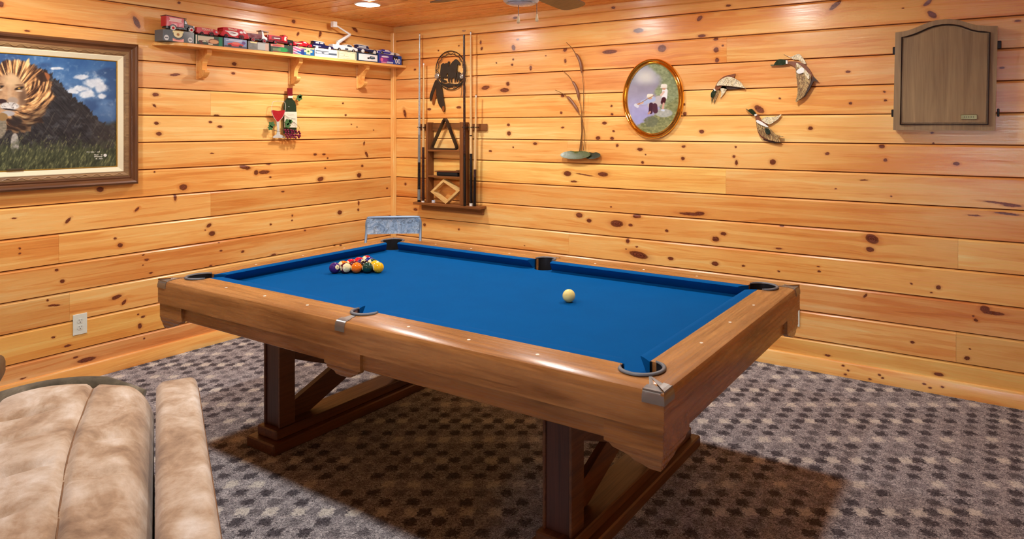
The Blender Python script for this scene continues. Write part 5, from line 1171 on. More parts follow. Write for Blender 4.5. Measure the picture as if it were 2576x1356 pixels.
# ------------------------------------------------------------------ dreamcatcher with horses
m_dk = plain('dark_cut_steel', (58, 52, 44), 0.45, 0.45, None, 0.25, 40); m_cop = plain('bronzed_tip', (150, 92, 46), 0.4, 0.5); m_con = plain('silver_concho', (176, 176, 168), 0.3, 0.7)
d0 = bk(1080, 110, 7.133, 0.014)
q = d0((385, 480)); DC = thing('dreamcatcher_ornament', 'dark metal dreamcatcher with running horses and hanging feathers', 'wall ornament', (q[0], 0, q[1]-0.3))
ccx, ccy, rx, ry = 385, 478, 268, 348
def el(k, rx_, ry_): return d0((ccx+rx_*math.cos(k), ccy+ry_*math.sin(k)))
for r_, w in ((1.0, 0.0042), (0.86, 0.0024)):
    bm = NB(); tube(bm, [(el(k, rx*r_, ry*r_)[0], -0.014, el(k, rx*r_, ry*r_)[1]) for k in np.linspace(0, 2*math.pi, 49)[:-1]], w, 6, closed=True); obj('hoop', bm, m_dk, DC, smooth=60)
for k in range(14):
    a0, a1 = 2*math.pi*k/14, 2*math.pi*(k+1)/14; pts = [el(a0, rx*0.98, ry*0.98), el((a0+a1)/2, rx*0.80, ry*0.80), el(a1, rx*0.98, ry*0.98)]
    bm = NB(); tube(bm, [(p[0], -0.014, p[1]) for p in smooth_pts(pts, 5)], 0.0022, 5); obj('web_loop', bm, m_dk, DC)
def D_(name, pts, mat, a=0.011, b=0.016, **kw): return relief(name, [d0(p) for p in pts], mat, DC, 'b', a, b, **kw)
D_('horse', [(330, 620), (335, 560), (330, 480), (345, 420), (380, 370), (420, 320), (460, 285), (480, 275), (500, 290), (520, 310), (545, 350), (550, 375), (530, 385), (505, 370), (500, 420), (495, 480), (480, 560), (475, 620), (465, 700), (455, 700), (450, 620), (420, 610), (405, 640), (405, 700), (392, 700), (385, 620), (370, 610), (360, 650), (362, 700), (348, 700)], m_dk)
D_('horse', [(190, 520), (200, 440), (205, 380), (245, 345), (270, 360), (300, 345), (320, 350), (335, 320), (360, 318), (362, 345), (350, 380), (340, 430), (330, 520), (300, 560), (320, 600), (280, 620), (240, 600), (250, 640), (300, 660), (310, 690), (260, 700), (225, 680), (200, 620)], m_dk, 0.009, 0.0135)
D_('horse', [(480, 620), (490, 560), (500, 500), (510, 490), (520, 540), (535, 500), (545, 545), (560, 520), (575, 560), (620, 600), (640, 610), (600, 640), (560, 650), (540, 700), (530, 640), (510, 630), (505, 690), (495, 690)], m_dk, 0.009, 0.0135)
D_('ground', smooth_pts([(200, 690), (280, 720), (350, 705), (430, 720), (520, 720), (600, 690), (560, 750), (480, 770), (420, 750), (350, 790), (280, 770), (230, 740)], 2, True), m_dk, 0.0095, 0.0138)
for cx_, cy_, r_ in ((140, 580, 44), (590, 582, 40)):
    p = d0((cx_, cy_)); rr_ = r_/7.133*0.0041; bm = NB(); lathe(bm, [(rr_, 0), (rr_, 0.004), (rr_*0.8, 0.007), (rr_*0.45, 0.005), (rr_*0.2, 0.008), (0, 0.008)], 18, Matrix.Translation((p[0], -0.016, p[1])) @ Matrix.Rotation(math.pi/2, 4, 'X')); obj('concho', bm, m_con, DC, smooth=40)
D_('feather', smooth_pts([(130, 650), (200, 700), (235, 850), (250, 960), (270, 1080), (280, 1180), (262, 1228), (220, 1170), (170, 1090), (140, 980), (120, 800)], 3, True), m_dk, 0.012, 0.016, inset=0.004, rise=0.003)
D_('feather', smooth_pts([(120, 650), (130, 700), (100, 820), (60, 920), (30, 1020), (10, 1015), (8, 930), (50, 800), (95, 680)], 3, True), m_dk, 0.010, 0.014, inset=0.003, rise=0.003)
D_('feather', smooth_pts([(110, 760), (120, 880), (100, 1000), (75, 1100), (50, 1080), (48, 1010), (70, 900)], 3, True), m_cop, 0.008, 0.011, inset=0.003, rise=0.002)
D_('feather_tip', smooth_pts([(242, 1130), (274, 1120), (280, 1180), (262, 1228), (236, 1190)], 2, True), m_cop, 0.019, 0.0205)
for x0, x1 in ((560, 565), (600, 605), (630, 640)):
    bm = NB(); tube(bm, [(d0(p)[0], -0.012, d0(p)[1]) for p in smooth_pts([(x0+30, 620), (x0+10, 720), (x0+18, 820), (x1, 950)], 4)], 0.0022, 5); obj('tassel', bm, m_dk, DC)
# ------------------------------------------------------------------ cattails over lily pads
m_stem = plain('aged_brass_stem', (136, 96, 52), 0.35, 0.25); m_cat = plain('brown_cattail', (140, 90, 58), 0.4, 0.0, None, 0.25, 80); m_pad = plain('green_lily_pad', (66, 78, 10), 0.3, 0.0, None, 0.25, 50); m_pad2 = plain('dark_lily_pad', (44, 50, 30), 0.4, 0.3, None, 0.2, 50)
e0 = bk(1370, 80, 3.767, 0.022); q = e0((340, 1200)); CT = thing('cattail_ornament', 'metal cattail stems rising from green lily pads', 'wall ornament', (q[0], 0, q[1]))
def E3(p, d=0.022): a = e0(p); return (a[0], -d, a[1])
for P in ([(335, 1130), (355, 980), (362, 850), (370, 600), (362, 450), (350, 385)], [(330, 1130), (350, 960), (352, 800), (340, 700), (325, 650)], [(368, 1125), (378, 980), (360, 860), (345, 800), (322, 765)], [(345, 1125), (352, 1000), (345, 800)],
          [(290, 205), (255, 150), (205, 100)], [(262, 470), (230, 420), (170, 366)], [(210, 615), (170, 585), (100, 552)]):
    bm = NB(); sp = smooth_pts(P, 6); n = len(sp); tube(bm, [E3(p) for p in sp], [0.0032-0.0014*i/n for i in range(n)], 6); obj('stem', bm, m_stem, CT, smooth=60)
for P in ([(350, 388), (348, 340), (335, 280), (312, 230), (290, 205)], [(326, 652), (318, 590), (300, 530), (278, 488), (262, 470)], [(322, 766), (300, 720), (262, 665), (232, 630), (210, 615)]):
    bm = NB(); sp = smooth_pts(P, 5); n = len(sp)-1; tube(bm, [E3(p) for p in sp], [0.0025+0.0095*min(1, 4*min(i, n-i)/n+0.15) for i in range(n+1)], 8); obj('cattail_head', bm, m_cat, CT, smooth=60)
def padrel(name, cx_, cy_, rx_, ry_, mat, d):
    bm = NB(); c_ = E3((cx_, cy_-8), d+0.014); n = 26; ring = []; rng2 = []
    for k in range(n):
        a = 2*math.pi*k/n; w = 1.0-(0.20 if k in (19, 20) else 0.0); ring.append(bm.verts.new(E3((cx_+rx_*w*math.cos(a), cy_+ry_*w*math.sin(a)), d+0.03*(-math.sin(a)*-0.5+0.5)))); 
    cv = bm.verts.new(c_); cu = bm.verts.new((c_[0], c_[1]+0.006, c_[2]-0.008))
    for k in range(n): bm.faces.new((ring[k], ring[(k+1) % n], cv)); bm.faces.new((ring[(k+1) % n], ring[k], cu))
    return obj(name, bm, mat, CT, smooth=60)
padrel('lily_pad', 300, 1165, 143, 40, m_pad, 0.02); padrel('lily_pad', 450, 1172, 80, 32, m_pad2, 0.008)
bm = NB(); tube(bm, [(q[0], -0.0005, q[1]+0.005), (q[0], -0.03, q[1]+0.005)], 0.004, 6); obj('mount', bm, m_stem, CT)
# ------------------------------------------------------------------ oval print in a gold frame
m_goldf = plain('polished_gold_frame', (244, 192, 96), 0.12, 1.0, None, 0.05)
o0 = bk(1370, 80, 3.767, 0.03); oc = o0((1012, 632)); orx = (o0((1300, 632))[0]-o0((722, 632))[0])/2; orz = (o0((1012, 250))[1]-o0((1012, 1012))[1])/2
OV = thing('oval_picture', 'oval print of two children fishing in a shiny gold frame', 'picture', (oc[0], 0, oc[1]-orz))
bm = NB(); rows = []; prof = [(1.0, 0.0008, 0), (1.0, 0.016, 0), (0.985, 0.024, 0), (0.955, 0.028, 0), (0.93, 0.024, 0), (0.915, 0.018, 0), (0.90, 0.021, 0), (0.875, 0.025, 0), (0.855, 0.022, 0), (0.84, 0.012, 0), (0.835, 0.0008, 0)]
for k in range(64):
    a = 2*math.pi*k/64; rows.append([(oc[0]+(orx-(1-f)*orx)*math.cos(a), -d, oc[1]+(orz-(1-f)*orx)*math.sin(a)) for f, d, _ in prof])
rows.append(rows[0]); loft(bm, rows, True); bmesh.ops.remove_doubles(bm, verts=bm.verts[:], dist=1e-6); obj('frame', bm, m_goldf, OV, smooth=50)
ix, iz = orx*0.845, orz-0.155*orx
def ocol(a, b):
    xx = oc[0]-ix+2*ix*a; zz = oc[1]-iz+2*iz*b
    dx = xx-CAMP[0]; dy = -0.01-CAMP[1]; dz = zz-CAMP[2]; dep = dx*CF[0]+dy*CF[1]; X = (PCX+FPX*(dx*CR[0]+dy*CR[1])/dep-1370)*3.767; Y = (PHY-FPX*dz/dep-80)*3.767
    n = fbm(X/60, Y/60); n2 = fbm(X/18, Y/14)
    k = sstep(320, 900, Y); C = [150+30*n+10*k, 152+30*n+4*k, 158+34*n+44*k]
    C = blend(C, sstep(1, 0.1, np.hypot((X-960)/150, (Y-430)/110))*0.8, (226, 226, 214)); C = blend(C, sstep(460, 520, Y)*sstep(700, 560, Y)*0.35, (140, 128, 136))
    C = blend(C, sstep(700, 860, Y)*sstep(1050, 900, X)*0.6, (156, 162, 206))
    tr = sstep(-30, 30, X-(1040+70*np.sin(Y/60.0)+60*(n-0.5))-np.where(Y > 560, 100*sstep(560, 640, Y), 0)); C = blend(C, tr*0.95, (108+70*n2, 122+66*n2, 86+56*n2))
    bank = sstep(-20, 20, Y-(700+0.9*(1150-X)*0.8+60*(n2-0.5))); C = blend(C, bank, (92+90*n2, 100+84*n2, 66+64*n2))
    C = blend(C, sstep(1, 0.8, np.hypot((X-1130)/90, (Y-770)/44)+0.2*(n2-0.5)), (150+50*n2, 156+46*n2, 150+40*n2)); C = blend(C, sstep(1, 0.8, np.hypot((X-1010)/70, (Y-850)/60)+0.3*(n2-0.5))*0.7, (110, 116, 96))
    def cap(x0, y0, x1, y1, r, col):
        t = np.clip(((X-x0)*(x1-x0)+(Y-y0)*(y1-y0))/((x1-x0)**2+(y1-y0)**2), 0, 1); return blend(C, sstep(1.1, 0.85, np.hypot(X-x0-t*(x1-x0), Y-y0-t*(y1-y0))/r), col)
    C = cap(1085, 650, 1020, 690, 46, (196, 190, 190)); C = cap(1030, 640, 930, 670, 24, (176, 190, 222)); C = cap(930, 672, 875, 690, 9, (214, 176, 150)); C = cap(1010, 690, 1005, 760, 20, (74, 44, 60)); C = cap(1045, 700, 1050, 750, 24, (84, 52, 66)); C = cap(1000, 760, 985, 775, 9, (196, 150, 130))
    C = cap(995, 620, 1000, 622, 20, (206, 160, 130)); C = cap(985, 604, 1015, 604, 16, (238, 234, 216)); C = cap(972, 618, 1022, 616, 7, (226, 220, 200)); C = cap(862, 694, 880, 706, 15, (214, 218, 230)); C = cap(880, 690, 1040, 600, 3, (150, 110, 70))
    C = cap(1140, 560, 1135, 620, 27, (240, 240, 240)); C = cap(1128, 570, 1105, 600, 11, (226, 196, 176)); C = cap(1130, 640, 1122, 668, 22, (74, 36, 44)); C = cap(1128, 680, 1120, 735, 10, (214, 170, 150)); C = cap(1112, 742, 1130, 744, 9, (206, 220, 236)); C = cap(1130, 532, 1131, 534, 18, (206, 158, 130)); C = cap(1118, 512, 1146, 512, 17, (244, 240, 226)); C = cap(1104, 526, 1156, 526, 7, (236, 230, 214))
    return C
paint_grid('print', 150, 180, lambda a, b: (oc[0]-ix+2*ix*a, np.full_like(a, -0.010), oc[1]-iz+2*iz*b), ocol, painted('glossy_print', 0.12, 0.6), OV, keep=lambda a, b: np.hypot(2*a-1, 2*b-1) < 1.02)
bm = NB(); prism(bm, [(oc[0]+orx*0.97*math.cos(a), oc[1]+orz*0.97*math.sin(a)) for a in np.linspace(0, 2*math.pi, 41)[:-1]], lambda a, b: (a, -0.0004, b), lambda a, b: (a, -0.006, b)); obj('backing', bm, plain('brown_card_backing', (120, 90, 60), 0.8), OV)
# ------------------------------------------------------------------ three flying mallards
def feather_mat(name, a, b, c):
    t = NT(name); co = t.coord(); n = t.noise(t.vec('MULTIPLY', co, (70, 20, 26)), 1.0, 3.0, 0.6, 1.5); w = t.noise(t.vec('MULTIPLY', co, (150, 40, 46)), 1.0, 2.0, 0.6, 2.5)
    t.out(t.mix(t.maprange(w, 0.50, 0.60, 0.0, 0.9), t.mix(t.maprange(n, 0.4, 0.6, 0, 1), srgb(*a), srgb(*b)), srgb(*c)), 0.4); return t.m
m_hd = plain('mallard_green_head', (30, 50, 26), 0.25, 0.1, None, 0.3, 60); m_bill = plain('mallard_bill', (96, 84, 44), 0.4); m_neck = plain('white_neck_ring', (244, 240, 228), 0.4); m_brst = plain('chestnut_breast', (132, 76, 46), 0.4, 0, None, 0.3, 90); m_wing = feather_mat('cream_wing_feathers', (232, 214, 166), (248, 238, 206), (120, 92, 54)); m_wing2 = feather_mat('brown_wing_feathers', (150, 112, 66), (206, 176, 116), (70, 50, 34)); m_tail = plain('dark_tail', (66, 44, 34), 0.4); m_wband = plain('white_wing_band', (246, 246, 240), 0.4)
f0 = bk(1760, 100, 4.844, 0.03)
def duck(label, anchor, parts):
    q = f0(anchor); T = thing('duck_plaque', label, 'wall ornament', (q[0], 0, q[1]), 0, 'flying mallard plaques')
    for nm, pts, mat, a, b, ins in parts:
        relief(nm, [f0(p) for p in (smooth_pts(pts, 3, True) if ins >= 0 else pts)], mat, T, 'b', a, b, abs(ins), abs(ins)*0.8, 40)
duck('largest mallard plaque flying left, upper right of the three', (1280, 500), [
 ('body', [(1085, 262), (1180, 265), (1260, 290), (1320, 345), (1365, 420), (1372, 470), (1340, 520), (1260, 520), (1190, 420), (1160, 345), (1110, 300), (1080, 292)], m_brst, 0.0006, 0.022, 0.012), ('head', [(905, 305), (930, 262), (965, 238), (1020, 240), (1062, 258), (1060, 292), (1000, 308), (950, 308)], m_hd, 0.012, 0.028, 0.006), ('bill', [(858, 302), (900, 300), (912, 306), (905, 318), (862, 318)], m_bill, 0.014, 0.022, -0.002), ('neck_ring', [(1052, 252), (1072, 252), (1074, 292), (1052, 294)], m_neck, 0.014, 0.034, -0.002),
 ('tail', [(1345, 430), (1385, 450), (1440, 508), (1385, 502), (1350, 490)], m_tail, 0.010, 0.020, -0.003), ('far_wing', [(1012, 170), (1100, 205), (1150, 185), (1205, 172), (1250, 220), (1292, 290), (1250, 285), (1200, 245), (1140, 240), (1110, 222)], m_wing, 0.003, 0.014, 0.004),
 ('wing', [(1180, 285), (1240, 330), (1320, 400), (1360, 440), (1350, 520), (1310, 610), (1270, 690), (1215, 730), (1170, 758), (1195, 650), (1190, 520), (1175, 420)], m_wing2, 0.018, 0.034, 0.008), ('wing_band', [(1185, 385), (1235, 345), (1275, 350), (1270, 400), (1210, 415)], m_wband, 0.036, 0.0425, 0.003), ('shoulder_feathers', [(1185, 285), (1240, 320), (1310, 385), (1345, 450), (1330, 480), (1290, 430), (1225, 350), (1188, 330)], m_wing, 0.036, 0.0415, 0.003),
 ('wing_edge', [(1370, 490), (1390, 500), (1340, 600), (1280, 690), (1215, 735), (1260, 670), (1320, 590), (1350, 520)], m_tail, 0.014, 0.030, -0.002)])
duck('mallard plaque diving down-left beside the oval picture', (330, 520), [
 ('body', [(175, 600), (195, 540), (240, 480), (300, 440), (370, 425), (420, 412), (408, 460), (340, 490), (290, 540), (240, 590), (200, 612)], m_brst, 0.0006, 0.018, 0.008), ('head', [(132, 690), (135, 650), (165, 612), (190, 622), (180, 670), (160, 700), (142, 704)], m_hd, 0.010, 0.024, 0.005), ('bill', [(142, 700), (160, 704), (148, 745), (140, 770), (136, 740)], m_bill, 0.012, 0.019, -0.002), ('neck_ring', [(162, 600), (178, 595), (194, 618), (180, 624)], m_neck, 0.012, 0.026, -0.002),
 ('tail', [(380, 432), (424, 410), (410, 462), (385, 455)], m_tail, 0.008, 0.017, -0.002), ('wing', [(205, 558), (240, 500), (320, 455), (380, 455), (440, 480), (500, 520), (525, 560), (556, 592), (500, 580), (420, 570), (320, 560), (250, 555)], m_wing, 0.014, 0.030, 0.007), ('wing_underside', [(190, 602), (230, 565), (320, 566), (420, 572), (510, 584), (440, 596), (340, 602), (270, 590)], m_tail, 0.008, 0.016, 0.003), ('far_wing', [(240, 580), (290, 565), (322, 590), (300, 640), (268, 680), (242, 715), (256, 650)], m_wing, 0.006, 0.016, 0.003), ('belly_feathers', [(185, 640), (215, 612), (225, 640), (190, 720), (168, 770), (158, 755)], m_wing2, 0.004, 0.012, 0.002)])
duck('mallard plaque rising up-left, lowest of the three', (820, 1100), [
 ('body', [(672, 920), (700, 915), (740, 975), (800, 1020), (830, 1080), (870, 1160), (900, 1230), (820, 1222), (745, 1190), (700, 1110), (684, 1020)], m_brst, 0.0006, 0.020, 0.010), ('head', [(590, 862), (610, 845), (635, 845), (655, 865), (680, 900), (665, 918), (630, 905)], m_hd, 0.010, 0.025, 0.005), ('bill', [(552, 838), (580, 850), (592, 862), (610, 890), (580, 870)], m_bill, 0.012, 0.019, -0.002), ('neck_ring', [(662, 912), (690, 904), (698, 920), (672, 932)], m_neck, 0.012, 0.028, -0.002),
 ('far_wing', [(745, 975), (800, 940), (870, 940), (940, 930), (990, 908), (950, 965), (900, 1000), (850, 1030), (800, 1015)], m_wing, 0.006, 0.018, 0.005), ('wing', [(695, 985), (760, 1020), (830, 1065), (880, 1110), (930, 1160), (1018, 1178), (960, 1195), (985, 1245), (900, 1235), (820, 1210), (745, 1160), (705, 1090)], m_wing2, 0.015, 0.030, 0.008), ('wing_band', [(698, 980), (740, 990), (830, 1050), (836, 1066), (770, 1045), (700, 1005)], m_wband, 0.032, 0.0385, 0.002), ('speculum', [(800, 1080), (850, 1090), (860, 1140), (820, 1150)], plain('dark_green_speculum', (40, 52, 40), 0.3), 0.034, 0.039, 0.002),
 ('tail', [(760, 1185), (830, 1222), (900, 1238), (1000, 1255), (900, 1262), (800, 1235), (770, 1225)], m_tail, 0.006, 0.014, -0.002)])
# ------------------------------------------------------------------ dartboard cabinet
m_cab = wood('grey_brown_oak', (176, 148, 104), (134, 108, 74), 2, 1.3, 0.5, 0.12); m_groove = plain('dark_routed_groove', (40, 28, 32), 0.5); m_hng = plain('black_hinge', (28, 26, 26), 0.4, 0.5)
CD = 0.078
g0 = bk(2220, 30, 3.988, CD)
outer = [(128, 205), (200, 196), (270, 180), (335, 155), (400, 128), (465, 102), (530, 84), (585, 75), (640, 71), (690, 71), (740, 75), (795, 88), (850, 106), (900, 122), (950, 132), (1050, 138), (1158, 140), (1130, 1190), (105, 1185)]
inner = [(195, 255), (250, 246), (320, 224), (390, 195), (460, 163), (530, 141), (600, 130), (660, 128), (720, 132), (780, 142), (840, 164), (900, 185), (960, 196), (1020, 200), (1076, 206), (1058, 1128), (178, 1128)]
q = g0((620, 1185)); CB = thing('dartboard_cabinet', 'brown oak dartboard cabinet with arched top, closed doors', 'cabinet', (q[0], 0, q[1]))
O2 = [g0(p) for p in outer]; mx = sum(p[0] for p in O2)/len(O2); mz = sum(p[1] for p in O2)/len(O2)
bm = NB(); prism(bm, O2, lambda a, b: (a, -0.0006, b), lambda a, b: (a, -0.040, b)); obj('case', bm, m_cab, CB)
bm = NB(); prism(bm, O2, lambda a, b: (a, -0.042, b), lambda a, b: (a, -CD+0.004, b), 0.004, 0.003); door = obj('door', bm, m_cab, CB)
I2 = [g0(p) for p in inner]
bm = NB(); tube(bm, [(a, -CD+0.0008, b) for a, b in I2], 0.0105, 6, closed=True, flat=0.4); obj('routed_groove', bm, m_groove, door)
bx_ = (I2[0][0]+I2[14][0])/2; bz_ = (max(p[1] for p in I2)+min(p[1] for p in I2))/2
I3 = [((a-bx_)*0.955+bx_, (b-bz_)*0.965+bz_) for a, b in I2]
bm = NB(); prism(bm, I3, lambda a, b: (a, -CD+0.001, b), lambda a, b: (a, -CD-0.002, b), 0.003, 0.002); obj('raised_panel', bm, wood('grey_brown_oak_panel', (172, 144, 100), (126, 100, 66), 2, 1.0, 0.5, 0.12), door)
a = g0((785, 1078)); b = g0((950, 1030)); bm = NB(); box(bm, (a[0], -CD-0.0045, a[1]), (b[0], -CD-0.0085, b[1]), 0.0015); npl = obj('name_plate', bm, plain('antique_brass_plate', (140, 128, 84), 0.35, 0.6), door)
for ks in range(5):
    x = a[0]+(b[0]-a[0])*(0.2+0.14*ks); bm = NB(); box(bm, (x, -CD-0.0084, a[1]*0.68+b[1]*0.32), (x+0.0035, -CD-0.0092, a[1]*0.34+b[1]*0.66)); obj('plate_mark', bm, plain('dark_plate_mark', (84, 76, 50), 0.4), npl)
for p in ((112, 385), (98, 1015)):
    c_ = g0(p); bm = NB(); box(bm, (c_[0]-0.008, -0.058, c_[1]-0.022), (O2[0][0]+0.001, -0.034, c_[1]+0.022), 0.003); obj('hinge', bm, m_hng, CB)
for p in ((1172, 325), (1152, 1010)):
    c_ = g0(p); bm = NB(); box(bm, (O2[16][0]-0.004, -0.058, c_[1]-0.022), (c_[0]+0.010, -0.034, c_[1]+0.022), 0.003); obj('hinge', bm, m_hng, CB)
# ------------------------------------------------------------------ folding chair in the corner
def chair_print():
    t = NT('blue_grey_printed_metal'); co = t.coord(); n = t.noise(co, 9.0, 4.0, 0.65, 2.0); n2 = t.noise(co, 34.0, 3.0, 0.6, 1.0); v = t.add('ShaderNodeTexVoronoi', feature='DISTANCE_TO_EDGE'); t.link(co, v.inputs['Vector']); v.inputs['Scale'].default_value = 22.0
    c = t.ramp(n, [(0.35, srgb(100, 132, 172)), (0.5, srgb(150, 180, 212)), (0.64, srgb(190, 208, 224))]); c = t.mix(t.maprange(n2, 0.56, 0.66, 0, 0.7), c, srgb(86, 104, 124)); c = t.mix(t.maprange(v.outputs['Distance'], 0.02, 0.05, 0.45, 0.0), c, srgb(74, 92, 118))
    t.out(c, 0.4); return t.m
m_cprint = chair_print(); m_cframe = plain('pale_blue_grey_steel', (140, 164, 192), 0.35, 0.3)
A = on_z(918, 548, 0.79)[:2]; B = on_z(1061, 546, 0.79)[:2]; mid = (A+B)/2; ax = (B-A)/np.linalg.norm(B-A)
CH = thing('folding_chair', 'blue-grey metal folding chair behind the far pocket', 'chair', (float(mid[0]), float(mid[1]), 0), math.atan2(ax[1], ax[0]))
hw = float(np.linalg.norm(B-A))/2-0.011
# local: x along the backrest, -y towards the room (front)
bm = NB(); path = smooth_pts([(-hw-0.01, -0.30, 0.015), (-hw-0.005, -0.10, 0.42), (-hw, 0.0, 0.66), (-hw, 0.008, 0.74), (-hw+0.012, 0.010, 0.778), (-hw+0.05, 0.010, 0.79), (hw-0.05, 0.010, 0.79), (hw-0.012, 0.010, 0.778), (hw, 0.008, 0.74), (hw, 0.0, 0.66), (hw+0.005, -0.10, 0.42), (hw+0.01, -0.30, 0.015)], 6)
tube(bm, path, 0.011, 8); obj('frame', bm, m_cframe, CH, local=True, smooth=60)
bm = NB(); rows = []
for i in range(13):
    x = -hw+0.008+(2*hw-0.016)*i/12; bow = 0.016*(1-(2*i/12-1)**2); zc = 0.0 if i not in (0, 12) else -0.012
    rows.append([(x, bow+0.004, 0.655), (x, bow+0.010, 0.70), (x, bow+0.010, 0.775+zc), (x, bow+0.006, 0.792+zc), (x, bow-0.002, 0.790+zc), (x, bow-0.003, 0.70), (x, bow-0.008, 0.655)])
V = loft(bm, rows, True); bm.faces.new(V[0][::-1]); bm.faces.new(V[-1]); obj('backrest', bm, m_cprint, CH, local=True, smooth=50)
bm = NB(); box(bm, (-hw+0.025, -0.40, 0.425), (hw-0.025, -0.06, 0.450), 0.010, 2); obj('seat', bm, m_cprint, CH, local=True)
for s in (-1, 1):
    bm = NB(); tube(bm, smooth_pts([(s*(hw-0.016), -0.36, 0.43), (s*(hw-0.018), -0.12, 0.28), (s*(hw-0.020), 0.13, 0.012)], 5), 0.010, 8); obj('rear_leg', bm, m_cframe, CH, local=True, smooth=60)
for y, z, w in ((-0.243, 0.14, hw+0.006), (0.075, 0.075, hw-0.02)):
    bm = NB(); tube(bm, [(-w, y, z), (w, y, z)], 0.007, 8); obj('stretcher', bm, m_cframe, CH, local=True, smooth=60)
for s in (-1, 1):
    for y, z, x in ((-0.30, 0.006, hw+0.01), (0.13, 0.006, hw-0.02)):
        bm = NB(); lathe(bm, [(0.013, -0.006), (0.013, 0.012), (0.011, 0.016), (0.0, 0.016)], 10, Matrix.Translation((s*x, y, z))); obj('foot_cap', bm, plain('black_rubber_cap', (30, 30, 32), 0.8), CH, local=True)
# ------------------------------------------------------------------ tan suede recliner in the foreground
def suede(name, cs):
    t = NT(name); co = t.coord(); n = t.noise(t.vec('MULTIPLY', co, (1.0, 1.5, 1.0)), 4.2, 5.0, 0.6, 0.6); n2 = t.noise(co, 15.0, 4.0, 0.65, 0.4); n3 = t.noise(co, 420.0, 2.0)
    f = t.math('ADD', t.math('MULTIPLY', n, 0.7), t.math('MULTIPLY', n2, 0.3))
    c = t.ramp(f, [(p, srgb(*q)) for p, q in zip((0.36, 0.46, 0.55, 0.66), cs)]); c = t.mix(t.math('MULTIPLY', n3, 0.25), c, srgb(*cs[0]))
    t.out(c, 0.9, 0.0, 0.15); t.setin(t.b, 'Sheen Weight', 0.35); t.setin(t.b, 'Sheen Roughness', 0.4)
    t.bump(t.math('ADD', t.math('MULTIPLY', n3, 0.4), n2), 0.35, 0.004); return t.m
m_su = suede('tan_microsuede', ((138, 110, 86), (178, 150, 122), (206, 186, 164), (232, 222, 210))); m_seam = plain('brown_seam_thread', (128, 92, 62), 0.9); m_sud = suede('shaded_microsuede', ((58, 52, 42), (92, 84, 68), (124, 114, 96), (176, 168, 152)))  # darker suede copy: shade and nap at the far end put into its colour
ZA = 0.62
P0 = on_z(495, 940, ZA); P1 = on_z(560, 1356, ZA); e1 = (P1-P0)[:2]; LN = float(np.linalg.norm(e1)); e1 = e1/LN
SF = thing('recliner', 'tan suede recliner with puffy seamed back in the foreground', 'recliner', (float(P0[0]), float(P0[1]), 0), math.atan2(e1[1], e1[0]))
# local: +x towards the photographer, y: negative is away from the table; origin under the far outer end of the arm
SLEN = 1.42
def puff(name, x0, x1, y0, y1, z0, top, nx, ny, mat, parent, skirt=0.06, endr=None):
    """cushion: height field with rolled edges on a box-shaped base"""
    bm = NB(); rows = []
    for i in range(nx+1):
        r = []
        for k in range(ny+1):
            a = i/nx; b = k/ny; r.append((x0+(x1-x0)*a, y0+(y1-y0)*b, top(x0+(x1-x0)*a, y0+(y1-y0)*b, a, b)))
        rows.append(r)
    V = loft(bm, rows)
    bnd = [V[0][k] for k in range(ny+1)]+[V[i][ny] for i in range(1, nx+1)]+[V[nx][k] for k in range(ny-1, -1, -1)]+[V[i][0] for i in range(nx-1, 0, -1)]
    low = [bm.verts.new((v.co.x, v.co.y, z0)) for v in bnd]; n = len(bnd)
    for k in range(n): bm.faces.new((bnd[k], bnd[(k+1) % n], low[(k+1) % n], low[k]))
    bm.faces.new(low[::-1])
    return obj(name, bm, mat, parent, local=True, smooth=60)
def edge_roll(t_, w): t_ = min(1.0, max(0.0, t_/w)); return math.sqrt(max(0.0, 1-(1-t_)**2))
# outer arm: long narrow pad with a stitched edge
AW = 0.128
def arm_top(x, y, a, b):
    d = min(-y, y+AW)+0.004; e = min(x, SLEN-x)+0.002
    return ZA-0.045+0.045*edge_roll(d, 0.030)*edge_roll(e, 0.035)+0.004*math.sin(x*7)*edge_roll(d, 0.05)
puff('arm', 0.0, SLEN, -AW, 0.0, 0.06, arm_top, 60, 18, m_su, SF)
bm = NB(); tube(bm, [(x, 0.0015, ZA-0.046+0.002*math.sin(x*9)) for x in np.linspace(0.03, SLEN-0.03, 30)], 0.0042, 6); obj('piping', bm, m_seam, SF, local=True, smooth=60)
# big back cushion: domed, with two seams and pull creases
BW = 0.80
def back_top(x, y, a, b):
    t_ = -y-AW-0.006                        # distance from the arm
    e = x+0.24-0.14*math.sin(min(1.0, t_/0.5)*math.pi)*0; f = edge_roll(max(0.0, x-xfar(t_))+0.001, 0.11)*edge_roll(max(0.0, SLEN-0.02-x)+0.001, 0.12)
    g = edge_roll(t_+0.002, 0.085); h = edge_roll(BW-t_+0.002, 0.16)
    z = ZA-0.14+(0.142+0.038*math.sin(min(1.0, t_/0.62)*math.pi))*f*g*h
    for c_, dep in ((0.175, 0.018), (0.43, 0.014), (0.47, 0.014)): z -= dep*math.exp(-((t_-c_-0.02*math.sin(x*3))/0.010)**2)
    z += 0.006*math.sin(x*11+t_*5)*math.exp(-((t_-0.30)/0.12)**2)+0.010*math.sin(x*15+t_*9)*math.exp(-((t_-0.45)/0.06)**2)
    for xc, tc, dp in ((0.22, 0.34, 0.028), (0.50, 0.10, 0.012), (0.42, 0.34, 0.02), (0.66, 0.30, 0.026), (0.74, 0.10, 0.014), (0.88, 0.32, 0.02)): z -= dp*math.exp(-((x-xc-0.25*(t_-tc))/0.018)**2-((t_-tc)/0.07)**2)
    return z
def xfar(t_): return -0.01-0.07*math.sin(max(0.0, min(1.0, t_/0.62))*math.pi)+0.05*max(0.0, t_-0.45)
